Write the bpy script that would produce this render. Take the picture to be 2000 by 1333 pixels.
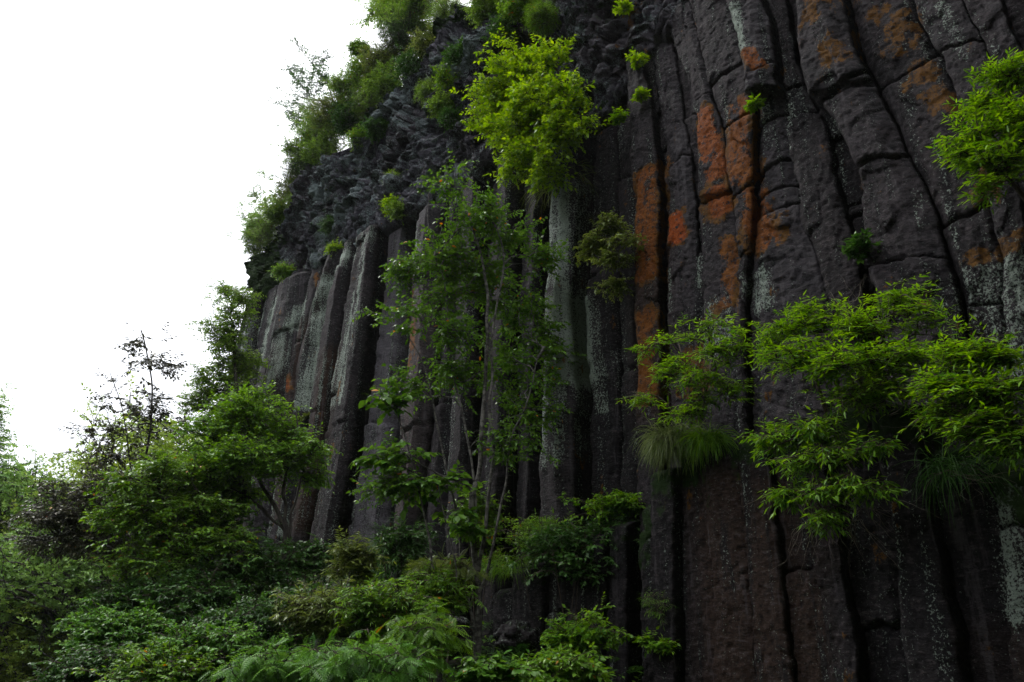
import bpy, math, time
import numpy as np
T0 = time.time()
for o in list(bpy.data.objects): bpy.data.objects.remove(o)
SC = bpy.context.scene
COL = SC.collection
R = math.radians

# ------------------------------------------------------------------ camera, sky, sun, exposure
PITCH = 22.0
CAM = np.array([0.0, 0.0, 1.7])
cd = bpy.data.cameras.new("camera"); cam = bpy.data.objects.new("camera", cd); COL.objects.link(cam)
cam.location = CAM; cam.rotation_euler = (R(90 + PITCH), 0, 0)
cd.sensor_width = 36; cd.lens = 27.0; cd.clip_end = 3000; cd.clip_start = 0.05
SC.camera = cam

SUN_EL, SUN_AZ = 52.0, -62.0            # azimuth measured from +Y towards +X
w = bpy.data.worlds.new("World"); SC.world = w; w.use_nodes = True
wn = w.node_tree; wn.nodes.clear()
N = lambda t, **k: wn.nodes.new(t)
out = N('ShaderNodeOutputWorld'); bg = N('ShaderNodeBackground'); sky = N('ShaderNodeTexSky')
sky.sky_type = 'NISHITA'; sky.sun_disc = False
sky.sun_elevation = R(SUN_EL); sky.sun_rotation = R(SUN_AZ)
tc = N('ShaderNodeTexCoord'); sep = N('ShaderNodeSeparateXYZ')
wn.links.new(tc.outputs['Generated'], sep.inputs[0])
ramp = N('ShaderNodeValToRGB')          # overcast luminance: the zenith is brighter than the horizon
ramp.color_ramp.elements[0].position = 0.0; ramp.color_ramp.elements[0].color = (0.90, 0.93, 1.0, 1)
ramp.color_ramp.elements[1].position = 1.0; ramp.color_ramp.elements[1].color = (1, 1, 1, 1)
wn.links.new(sep.outputs['Z'], ramp.inputs[0])
mul = N('ShaderNodeMath'); mul.operation = 'MULTIPLY_ADD'; mul.inputs[1].default_value = 22.0; mul.inputs[2].default_value = 11.0
mx0 = N('ShaderNodeMath'); mx0.operation = 'MAXIMUM'; mx0.inputs[1].default_value = 0.0
wn.links.new(sep.outputs['Z'], mx0.inputs[0]); wn.links.new(mx0.outputs[0], mul.inputs[0])
vm = N('ShaderNodeVectorMath'); vm.operation = 'SCALE'
wn.links.new(ramp.outputs[0], vm.inputs[0]); wn.links.new(mul.outputs[0], vm.inputs['Scale'])
mixc = N('ShaderNodeMix'); mixc.data_type = 'RGBA'; mixc.inputs['Factor'].default_value = 0.92
wn.links.new(sky.outputs[0], mixc.inputs['A']); wn.links.new(vm.outputs[0], mixc.inputs['B'])
wn.links.new(mixc.outputs['Result'], bg.inputs['Color']); bg.inputs['Strength'].default_value = 0.088
wn.links.new(bg.outputs[0], out.inputs[0])

sl = bpy.data.lights.new("sun", 'SUN'); so = bpy.data.objects.new("sun", sl); COL.objects.link(so)
sl.energy = 1.5; sl.angle = R(12); sl.color = (1.0, 0.97, 0.92)
sd = np.array([math.sin(R(SUN_AZ)) * math.cos(R(SUN_EL)), math.cos(R(SUN_AZ)) * math.cos(R(SUN_EL)), math.sin(R(SUN_EL))])
from mathutils import Vector
so.rotation_euler = Vector(tuple(sd)).to_track_quat('Z', 'Y').to_euler()
SC.view_settings.view_transform = 'Standard'; SC.view_settings.look = 'None'
SC.view_settings.exposure = 0.35; SC.view_settings.gamma = 1
SC.cycles.max_bounces = 6; SC.cycles.diffuse_bounces = 1; SC.cycles.transmission_bounces = 3
SC.cycles.transparent_max_bounces = 4; SC.cycles.use_denoising = True

# ------------------------------------------------------------------ geometry of the place
F = 1500.0; cp, sp = math.cos(R(PITCH)), math.sin(R(PITCH))
WN = np.array([0.756, 0.654, 0.0]); WD = np.array([-0.654, 0.756, 0.0])   # into the wall, along the wall
DW, LEAN = 8.0, 0.05

def ray(px, py):
    px = np.asarray(px, float); py = np.asarray(py, float)
    u = (px - 1000) / F; v = (666.5 - py) / F
    return np.stack([u, cp - v * sp, sp + v * cp + 0 * u], -1)
def at(px, py, Y):
    d = ray(px, py); return CAM + d * (Y / d[..., 1])[..., None]
def wall(px, py, o=0.0):
    d = ray(px, py)
    t = (DW - o + LEAN * CAM[2]) / (d @ WN - LEAN * d[..., 2])
    return CAM + d * t[..., None]
def sz(px, py, o=0.0):
    p = wall(px, py, o); return p @ WD, p[..., 2]
def mpp(p):            # metres per photo pixel at a point
    return float(np.dot(np.asarray(p) - CAM, [0, cp, sp])) / F
def wallpos(q, z, o, se, Rr):
    """point of the cliff skin: q runs along the wall and round its far corner, o is the distance in front of it"""
    T = DW + LEAN * z
    th = np.clip((q - se) / Rr, 0, 1.65); ex = np.maximum(q - se - 1.65 * Rr, 0)
    s = np.where(q < se, q, se + Rr * np.sin(th)) + ex * math.cos(1.65) + np.sin(th) * o
    t = T + Rr * (1 - np.cos(th)) + ex * math.sin(1.65) - np.cos(th) * o
    return s[..., None] * WD + t[..., None] * WN + z[..., None] * np.array([0, 0, 1.0])

# ------------------------------------------------------------------ noise
def _h(ix, iy, iz, seed):
    h = (ix.astype(np.int64) * 73856093) ^ (iy.astype(np.int64) * 19349663) ^ (iz.astype(np.int64) * 83492791) ^ (seed * 2654435761 & 0x7fffffff)
    h = (h ^ (h >> 13)) * 1274126177; h = h & 0xffffffff
    return ((h ^ (h >> 16)) & 0xffffff) / float(0xffffff)
def vnoise(p, seed=0):
    i = np.floor(p).astype(np.int64); f = p - i; f = f * f * f * (f * (f * 6 - 15) + 10); r = 0
    for a in (0, 1):
        for b in (0, 1):
            for c in (0, 1):
                wgt = (f[..., 0] if a else 1 - f[..., 0]) * (f[..., 1] if b else 1 - f[..., 1]) * (f[..., 2] if c else 1 - f[..., 2])
                r = r + wgt * _h(i[..., 0] + a, i[..., 1] + b, i[..., 2] + c, seed)
    return r * 2 - 1
def fbm(p, octv=4, seed=0, gain=0.5):
    r = 0; a = 1.0
    for k in range(octv):
        r = r + a * vnoise(p * (2.03 ** k), seed + k); a *= gain
    return r
def worley(p, seed=0):
    i = np.floor(p).astype(np.int64); f1 = np.full(p.shape[:-1], 9.0); f2 = f1.copy(); idr = np.zeros(p.shape[:-1]); gx = np.zeros(p.shape)
    for a in (-1, 0, 1):
        for b in (-1, 0, 1):
            for c in (-1, 0, 1):
                x, y, z = i[..., 0] + a, i[..., 1] + b, i[..., 2] + c
                fx = np.stack([x + _h(x, y, z, seed), y + _h(x, y, z, seed + 7), z + _h(x, y, z, seed + 13)], -1)
                dv = p - fx; d = np.sqrt((dv ** 2).sum(-1)); m = d < f1
                f2 = np.where(m, f1, np.minimum(f2, d)); idr = np.where(m, _h(x, y, z, seed + 29), idr)
                gx = np.where(m[..., None], dv, gx); f1 = np.where(m, d, f1)
    return f1, f2, idr, gx
def facets(p, seed=0):
    """broken, angular relief: every cell is a plane of its own tilt"""
    f1, f2, idr, g = worley(p, seed); a = (idr * 7.31) % 1 - .5; b = (idr * 13.77) % 1 - .5; c = (idr * 29.3) % 1 - .5
    return g[..., 0] * a * 1.6 + g[..., 1] * b * 1.6 + g[..., 2] * b + c * .6, np.exp(-((f2 - f1) / 0.05) ** 2)
def sstep(a, b, x):
    t = np.clip((x - a) / (b - a), 0, 1); return t * t * (3 - 2 * t)

# ------------------------------------------------------------------ mesh helpers
def link(name, me, mat=None, parent=None):
    o = bpy.data.objects.new(name, me); COL.objects.link(o)
    if mat is not None and me is not None: me.materials.append(mat)
    if parent is not None: o.parent = parent
    return o
def mesh(name, V, Fc, attrs=None, smooth=True):
    """V (n,3); Fc list of (m,k) face arrays; attrs: name -> per-vertex floats"""
    me = bpy.data.meshes.new(name)
    if not isinstance(Fc, (list, tuple)): Fc = [Fc]
    Fc = [f for f in Fc if len(f)]
    loops = np.concatenate([f.ravel() for f in Fc]).astype(np.int32)
    tot = np.concatenate([np.full(len(f), f.shape[1], np.int32) for f in Fc])
    start = np.concatenate([[0], np.cumsum(tot)[:-1]]).astype(np.int32)
    me.vertices.add(len(V)); me.vertices.foreach_set('co', np.ascontiguousarray(V, np.float32).ravel())
    me.loops.add(len(loops)); me.loops.foreach_set('vertex_index', loops)
    me.polygons.add(len(tot)); me.polygons.foreach_set('loop_start', start); me.polygons.foreach_set('loop_total', tot)
    me.polygons.foreach_set('use_smooth', np.full(len(tot), smooth))
    for k, a in (attrs or {}).items():
        at_ = me.attributes.new(k, 'FLOAT', 'POINT'); at_.data.foreach_set('value', np.ascontiguousarray(a, np.float32).ravel())
    me.update(calc_edges=True); return me
def grid_faces(r, c):
    i = np.arange(r - 1)[:, None] * c + np.arange(c - 1)[None, :]
    return np.stack([i, i + 1, i + c + 1, i + c], -1).reshape(-1, 4)
def setp(o, label=None, cat=None, group=None, kind=None):
    if label: o['label'] = label
    if cat: o['category'] = cat
    if group: o['group'] = group
    if kind: o['kind'] = kind
    return o

# ------------------------------------------------------------------ materials
def newmat(name):
    m = bpy.data.materials.new(name); m.use_nodes = True; nt = m.node_tree; nt.nodes.clear()
    return m, nt
class NT:
    def __init__(s, nt): s.nt = nt
    def n(s, t, **kw):
        nd = s.nt.nodes.new(t)
        for k, v in kw.items():
            if k.startswith('i_'): nd.inputs[k[2:]].default_value = v
            else: setattr(nd, k, v)
        return nd
    def l(s, a, b): s.nt.links.new(a, b)
    def math(s, op, a, b=None, c=None):
        nd = s.nt.nodes.new('ShaderNodeMath'); nd.operation = op
        for i, x in enumerate((a, b, c)):
            if x is None: continue
            if isinstance(x, (int, float)): nd.inputs[i].default_value = x
            else: s.l(x, nd.inputs[i])
        return nd.outputs[0]
    def mix(s, f, a, b):
        nd = s.nt.nodes.new('ShaderNodeMix'); nd.data_type = 'RGBA'
        for k, x in (('Factor', f), ('A', a), ('B', b)):
            if isinstance(x, (int, float)): nd.inputs[k].default_value = x
            elif isinstance(x, tuple): nd.inputs[k].default_value = (*x, 1)
            else: s.l(x, nd.inputs[k])
        return nd.outputs['Result']
    def noise(s, vec, scale, detail=4, rough=0.6):
        nd = s.nt.nodes.new('ShaderNodeTexNoise'); nd.inputs['Scale'].default_value = scale
        nd.inputs['Detail'].default_value = detail; nd.inputs['Roughness'].default_value = rough
        s.l(vec, nd.inputs['Vector']); return nd.outputs['Fac']
    def mapping(s, vec, sc):
        nd = s.nt.nodes.new('ShaderNodeMapping'); nd.inputs['Scale'].default_value = sc; s.l(vec, nd.inputs['Vector']); return nd.outputs[0]
    def attr(s, name):
        nd = s.nt.nodes.new('ShaderNodeAttribute'); nd.attribute_name = name; return nd.outputs['Fac']
    def step(s, x, a, b):
        nd = s.nt.nodes.new('ShaderNodeMapRange'); nd.interpolation_type = 'SMOOTHSTEP'
        nd.inputs['From Min'].default_value = a; nd.inputs['From Max'].default_value = b; s.l(x, nd.inputs['Value']); return nd.outputs[0]

def rock_material(name, c0, c1, pale=(0.30, 0.36, 0.31), rubble=False):
    m, nt = newmat(name); g = NT(nt)
    tcn = g.n('ShaderNodeTexCoord'); P = tcn.outputs['Object']
    n1 = g.noise(P, 0.9, 5); n2 = g.noise(P, 7, 6, 0.7); n3 = g.noise(P, 38, 5, 0.75)
    streak = g.noise(g.mapping(P, (5.0, 5.0, 0.22)), 1.3, 6, 0.65)
    base = g.mix(g.step(n1, 0.35, 0.65), c0, c1)
    base = g.mix(g.math('MULTIPLY', g.step(n2, 0.45, 0.72), 0.5), base, tuple(x * 1.9 for x in c1))
    base = g.mix(g.attr('brown'), base, (0.034, 0.018, 0.011))
    if not rubble:
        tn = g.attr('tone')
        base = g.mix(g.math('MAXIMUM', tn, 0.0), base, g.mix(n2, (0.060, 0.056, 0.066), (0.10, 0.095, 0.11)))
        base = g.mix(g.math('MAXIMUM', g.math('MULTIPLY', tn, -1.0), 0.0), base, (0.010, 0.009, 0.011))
    gr = g.noise(g.mapping(P, (7.0, 7.0, 19.0) if not rubble else (12.0, 12.0, 12.0)), 1.3, 7, 0.78)
    base = g.mix(g.math('MULTIPLY', g.step(gr, 0.52, 0.66), 0.75), base, g.mix(n1, (0.060, 0.052, 0.060), (0.085, 0.072, 0.070)))
    base = g.mix(g.math('MULTIPLY', g.step(gr, 0.47, 0.37), 0.85), base, (0.003, 0.003, 0.003))
    pit = g.step(g.noise(P, 24, 6, 0.8), 0.48, 0.38)
    base = g.mix(g.math('MULTIPLY', pit, 0.65), base, (0.008, 0.007, 0.008))
    if not rubble:
        base = g.mix(g.math('MULTIPLY', g.step(streak, 0.52, 0.60), 0.8), base, (0.010, 0.009, 0.011))
        base = g.mix(g.math('MULTIPLY', g.step(streak, 0.43, 0.33), 0.4), base, (0.09, 0.082, 0.09))
    # pale crust lichen, highlights painted on jutting rubble: attribute broken up by fine noise
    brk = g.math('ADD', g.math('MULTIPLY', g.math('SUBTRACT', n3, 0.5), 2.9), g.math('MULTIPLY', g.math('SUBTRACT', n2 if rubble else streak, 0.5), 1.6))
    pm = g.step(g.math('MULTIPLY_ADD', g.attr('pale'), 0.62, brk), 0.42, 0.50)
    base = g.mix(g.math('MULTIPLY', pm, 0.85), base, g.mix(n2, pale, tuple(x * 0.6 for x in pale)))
    if not rubble:
        ck = g.noise(g.mapping(P, (1.0, 1.0, 6.5)), 1.9, 5, 0.6); ck2 = g.noise(P, 2.4, 3, 0.5)
        hair = g.math('MULTIPLY', g.step(g.math('ABSOLUTE', g.math('SUBTRACT', ck, 0.5)), 0.012, 0.003), g.step(ck2, 0.50, 0.58))
        base = g.mix(g.math('MULTIPLY', hair, 0.8), base, (0.004, 0.004, 0.004))
    sp_ = g.step(g.noise(P, 55, 2, 0.5), 0.70, 0.75)
    base = g.mix(g.math('MULTIPLY', sp_, 0.16), base, (0.35, 0.36, 0.36))
    om = g.step(g.math('ADD', g.math('MULTIPLY', g.attr('orange'), 0.75), g.math('ADD', g.math('MULTIPLY', g.math('SUBTRACT', n2, 0.5), 1.5), g.math('MULTIPLY', g.math('SUBTRACT', g.noise(g.mapping(P, (3.2, 3.2, 1.1)), 1.3, 5), 0.5), 2.4))), 0.42, 0.60)
    om2 = g.math('MULTIPLY', om, g.math('MULTIPLY', g.step(n3, 0.34, 0.50), g.step(g.noise(P, 13, 5, 0.7), 0.36, 0.47)))
    oc = g.mix(g.step(g.attr('orange'), 0.75, 1.4), g.mix(n2, (0.040, 0.018, 0.005), g.mix(g.noise(P, 4.0, 3), (0.10, 0.044, 0.006), (0.24, 0.108, 0.008))), (0.28, 0.058, 0.007))
    base = g.mix(g.math('MULTIPLY', om2, 0.92), base, oc)
    mo = g.step(g.math('ADD', g.attr('moss'), g.math('MULTIPLY', g.math('SUBTRACT', n2, 0.5), 1.2)), 0.4, 0.62)
    base = g.mix(mo, base, g.mix(n3, (0.007, 0.016, 0.004), (0.024, 0.050, 0.010)))
    bs = g.n('ShaderNodeBsdfPrincipled'); g.l(base, bs.inputs['Base Color'])
    bs.inputs['Roughness'].default_value = 0.62; bs.inputs['Specular IOR Level'].default_value = 0.10
    g.l(g.math('MULTIPLY_ADD', n2, 0.6, 0.42), bs.inputs['Roughness'])
    hgt = g.math('ADD', g.math('MULTIPLY', n2, 0.45), g.math('ADD', g.math('MULTIPLY', g.noise(P, 30, 8, 0.8), 0.4), g.math('MULTIPLY', gr, 0.5)))
    bp = g.n('ShaderNodeBump'); bp.inputs['Strength'].default_value = 1.0; bp.inputs['Distance'].default_value = 0.075 if not rubble else 0.12
    g.l(hgt, bp.inputs['Height']); g.l(bp.outputs[0], bs.inputs['Normal'])
    o = g.n('ShaderNodeOutputMaterial'); g.l(bs.outputs[0], o.inputs[0]); return m
M_COL = rock_material("basalt", (0.0085, 0.0072, 0.0085), (0.024, 0.019, 0.0215))
M_RUB = rock_material("lava_crust", (0.018, 0.017, 0.024), (0.085, 0.082, 0.105), pale=(0.21, 0.27, 0.27), rubble=True)

def leaf_material(name, dark, light, gloss=0.35, trans=0.35, warm=None):
    m, nt = newmat(name); g = NT(nt)
    t = g.attr('tint')
    c = g.mix(t, dark, light)
    if warm: c = g.mix(g.step(t, 0.965, 0.98), c, warm)
    bs = g.n('ShaderNodeBsdfPrincipled'); g.l(c, bs.inputs['Base Color'])
    bs.inputs['Roughness'].default_value = gloss; bs.inputs['Specular IOR Level'].default_value = 0.24
    tr = g.n('ShaderNodeBsdfTranslucent')
    hs = g.n('ShaderNodeHueSaturation'); hs.inputs['Value'].default_value = 1.5; hs.inputs['Hue'].default_value = 0.485; hs.inputs['Saturation'].default_value = 1.1
    g.l(c, hs.inputs['Color']); g.l(hs.outputs[0], tr.inputs['Color'])
    mx = g.n('ShaderNodeMixShader'); mx.inputs[0].default_value = trans
    g.l(bs.outputs[0], mx.inputs[1]); g.l(tr.outputs[0], mx.inputs[2])
    o = g.n('ShaderNodeOutputMaterial'); g.l(mx.outputs[0], o.inputs[0]); return m
def bark_material(name, a, b, scale=14, zs=0.35):
    m, nt = newmat(name); g = NT(nt); tcn = g.n('ShaderNodeTexCoord'); P = g.mapping(tcn.outputs['Object'], (1, 1, zs))
    n1 = g.noise(P, scale, 5, 0.7); c = g.mix(g.step(n1, 0.42, 0.6), a, b)
    bs = g.n('ShaderNodeBsdfPrincipled'); g.l(c, bs.inputs['Base Color']); bs.inputs['Roughness'].default_value = 0.8
    bp = g.n('ShaderNodeBump'); bp.inputs['Distance'].default_value = 0.02; g.l(n1, bp.inputs['Height']); g.l(bp.outputs[0], bs.inputs['Normal'])
    o = g.n('ShaderNodeOutputMaterial'); g.l(bs.outputs[0], o.inputs[0]); return m

# ------------------------------------------------------------------ the cliff
cliff = setp(link('cliff', None), kind='structure')
# outline of the far corner, photo pixels -> wall coordinates
def curve_se(pts):
    a = np.array(pts, float); s, z = sz(a[:, 0], a[:, 1]); o_ = np.argsort(z); s, z = s[o_], z[o_]
    def f(zz):
        r = np.interp(zz, z, s); lo = (s[1] - s[0]) / (z[1] - z[0]); hi = (s[-1] - s[-2]) / (z[-1] - z[-2])
        r = np.where(zz < z[0], s[0] + lo * (zz - z[0]), r); return np.where(zz > z[-1], s[-1] + hi * (zz - z[-1]), r)
    return f
SE_COL = curve_se([(515, 560), (504, 600), (480, 700), (458, 780), (430, 900), (410, 1050)])
SE_RUB = curve_se([(516, 585), (514, 500), (555, 430), (625, 345), (700, 270), (765, 195), (830, 120), (900, 60), (965, 0), (1020, -60)])
# lower rim of the crust of lava above the columns
_rb = np.array([(430, 600), (505, 592), (545, 560), (590, 540), (640, 525), (690, 490), (735, 470), (790, 440), (850, 425), (920, 360), (1000, 330), (1090, 300), (1150, 260), (1215, 190), (1262, 118), (1300, 70), (1350, 50), (1420, 20), (1500, -20), (1700, -120), (2100, -300)], float)
_rs, _rz = sz(_rb[:, 0], _rb[:, 1]); _o = np.argsort(_rs); _rs, _rz = _rs[_o], _rz[_o]
z_rim = lambda s: np.interp(s, _rs, _rz)

def stroke_mask(S, Z, strokes, o=0.0):
    """soft mask (1 inside) on wall coordinates from strokes given as photo pixels with a width"""
    mk = np.zeros(S.shape)
    for pts, wd, amp in strokes:
        a = np.array(pts, float); s, z = sz(a[:, 0], a[:, 1], o)
        hw = wd * mpp(wall(a[:, 0].mean(), a[:, 1].mean(), o)) * 0.5
        for k in range(max(1, len(s) - 1)):
            s0, z0 = s[k], z[k]; s1, z1 = (s[k + 1], z[k + 1]) if len(s) > 1 else (s[k], z[k] + 1e-4)
            L = (s1 - s0) ** 2 + (z1 - z0) ** 2 + 1e-9
            t = np.clip(((S - s0) * (s1 - s0) + (Z - z0) * (z1 - z0)) / L, 0, 1)
            # the wall is seen at a slant: widths along it are stretched
            d = np.sqrt(((S - s0 - t * (s1 - s0)) * 0.55) ** 2 + (Z - z0 - t * (z1 - z0)) ** 2) / max(hw, 1e-3)
            mk = np.maximum(mk, amp * np.clip(1.5 - d, 0, 1))
    return mk
ORANGE = [([(1272, 345), (1273, 440), (1272, 545)], 44, 1.0), ([(1272, 620), (1275, 780)], 42, .95), ([(1303, 310), (1305, 350)], 12, .9), ([(1302, 400), (1298, 520)], 12, .85),
          ([(1322, 430), (1330, 470)], 30, 1.5), ([(1385, 235), (1400, 290), (1415, 350)], 44, 1.1), ([(1456, 210), (1455, 290), (1462, 360)], 42, 1.0), ([(1412, 385), (1420, 420)], 42, 1.1),
          ([(1430, 480), (1436, 530), (1428, 600)], 34, .95), ([(1478, 385), (1490, 440), (1505, 480)], 50, 1.0), ([(1490, 125), (1512, 155)], 26, 1.05),
          ([(1625, 20), (1630, 55)], 50, .7), ([(1640, 90), (1655, 150)], 46, .66), ([(1715, 30), (1755, 40), (1770, 100)], 44, .74), ([(1790, 130), (1800, 165)], 40, .8),
          ([(1820, 190), (1855, 225)], 34, .8), ([(1925, 500), (1985, 485)], 46, .75), ([(1925, 350), (1935, 410)], 44, .6), ([(1815, 605), (1835, 605)], 16, .8),
          ([(574, 735), (576, 765)], 18, 1.1), ([(522, 785), (530, 820)], 16, 1.0), ([(832, 640), (830, 720)], 24, .9), ([(800, 780), (796, 900)], 26, .8), ([(797, 575), (800, 600)], 18, .8),
          ([(628, 540), (630, 560)], 10, .9), ([(700, 760), (702, 790)], 12, .8), ([(1360, 700), (1375, 760)], 60, .8), ([(1240, 20), (1246, 50)], 26, .8), ([(690, 870), (688, 900)], 14, .6), ([(1592, 1093), (1593, 1097)], 7, 1.3)]
PALE = [([(694, 512), (668, 560), (650, 620), (642, 690), (628, 760), (618, 800)], 22, .9), ([(548, 590), (532, 650), (522, 720)], 18, .85), ([(500, 640), (488, 700), (475, 770)], 34, .8),
        ([(598, 605), (588, 640)], 26, .8), ([(568, 660), (560, 720), (545, 760)], 20, .7), ([(748, 480), (728, 560), (712, 650), (700, 740), (680, 790)], 22, .7), ([(700, 700), (690, 790)], 34, .65),
        ([(660, 560), (640, 600)], 34, .6), ([(600, 905), (612, 850)], 16, .8), ([(580, 1040), (575, 980)], 22, .7), ([(830, 460), (840, 500)], 26, .8), ([(840, 470), (832, 530)], 14, .8),
        ([(752, 500), (738, 590), (722, 690), (705, 800)], 5, .85),
        ([(1122, 385), (1116, 470), (1112, 560)], 40, .72), ([(1130, 390), (1127, 520), (1122, 620)], 12, 1.15), ([(1126, 600), (1134, 690), (1140, 740)], 46, 1.15), ([(1118, 740), (1112, 900)], 44, .62), ([(1158, 750), (1170, 800)], 18, .7),
        ([(1190, 680), (1192, 760)], 8, .5), ([(1955, 545), (1995, 660), (2010, 720)], 90, .62), ([(1476, 575), (1486, 545), (1500, 600)], 30, .6), ([(1410, 600), (1412, 690)], 34, .6), ([(1458, 40), (1470, 90), (1480, 120)], 18, .72),
        ([(1850, 20), (1875, 75), (1895, 130)], 14, .72), ([(1975, 960), (1985, 1050), (1995, 1200)], 44, .75), ([(1500, 210), (1506, 290)], 10, .45), ([(1540, 210), (1546, 300)], 10, .45), ([(1370, 500), (1368, 560)], 8, .5),
        ([(1312, 530), (1316, 610)], 8, .5), ([(1800, 380), (1812, 450)], 10, .45)]
BROWN = [([(560, 700), (540, 800), (520, 900)], 50, .75), ([(606, 640), (578, 780), (560, 1000)], 36, .9), ([(675, 700), (645, 900), (620, 1020)], 44, .9), ([(830, 600), (810, 900), (800, 1000)], 60, .9), ([(660, 540), (600, 760)], 20, .7),
         ([(1272, 360), (1275, 800)], 60, .7), ([(1420, 960), (1440, 1333)], 90, .85), ([(1500, 960), (1520, 1333)], 70, .9), ([(1570, 1150), (1590, 1333)], 60, .9), ([(1580, 1000), (1585, 1100)], 80, .6), ([(1940, 1250), (1980, 1333)], 80, .5)]

def boundary(pts, o, wob=1.0):
    a = np.array(pts, float); s, z = sz(a[:, 0], a[:, 1], o); k = np.argsort(z); s, z = s[k], z[k]
    def f(zz):
        r = np.interp(zz, z, s)
        lo = np.clip((s[1] - s[0]) / (z[1] - z[0] + 1e-6), -.25, .25); hi = np.clip((s[-1] - s[-2]) / (z[-1] - z[-2] + 1e-6), -.25, .25)
        r = np.where(zz < z[0], s[0] + lo * (zz - z[0]), r)
        r = np.where(zz > z[-1], s[-1] + hi * (zz - z[-1]), r)
        q = np.stack([zz * 2.1, zz * 0 + s[0] * 3.1, zz * 0], -1)
        return r + wob * (0.030 * fbm(q, 2, 3) + 0.012 * vnoise(q * 6, 4))
    return f

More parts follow.
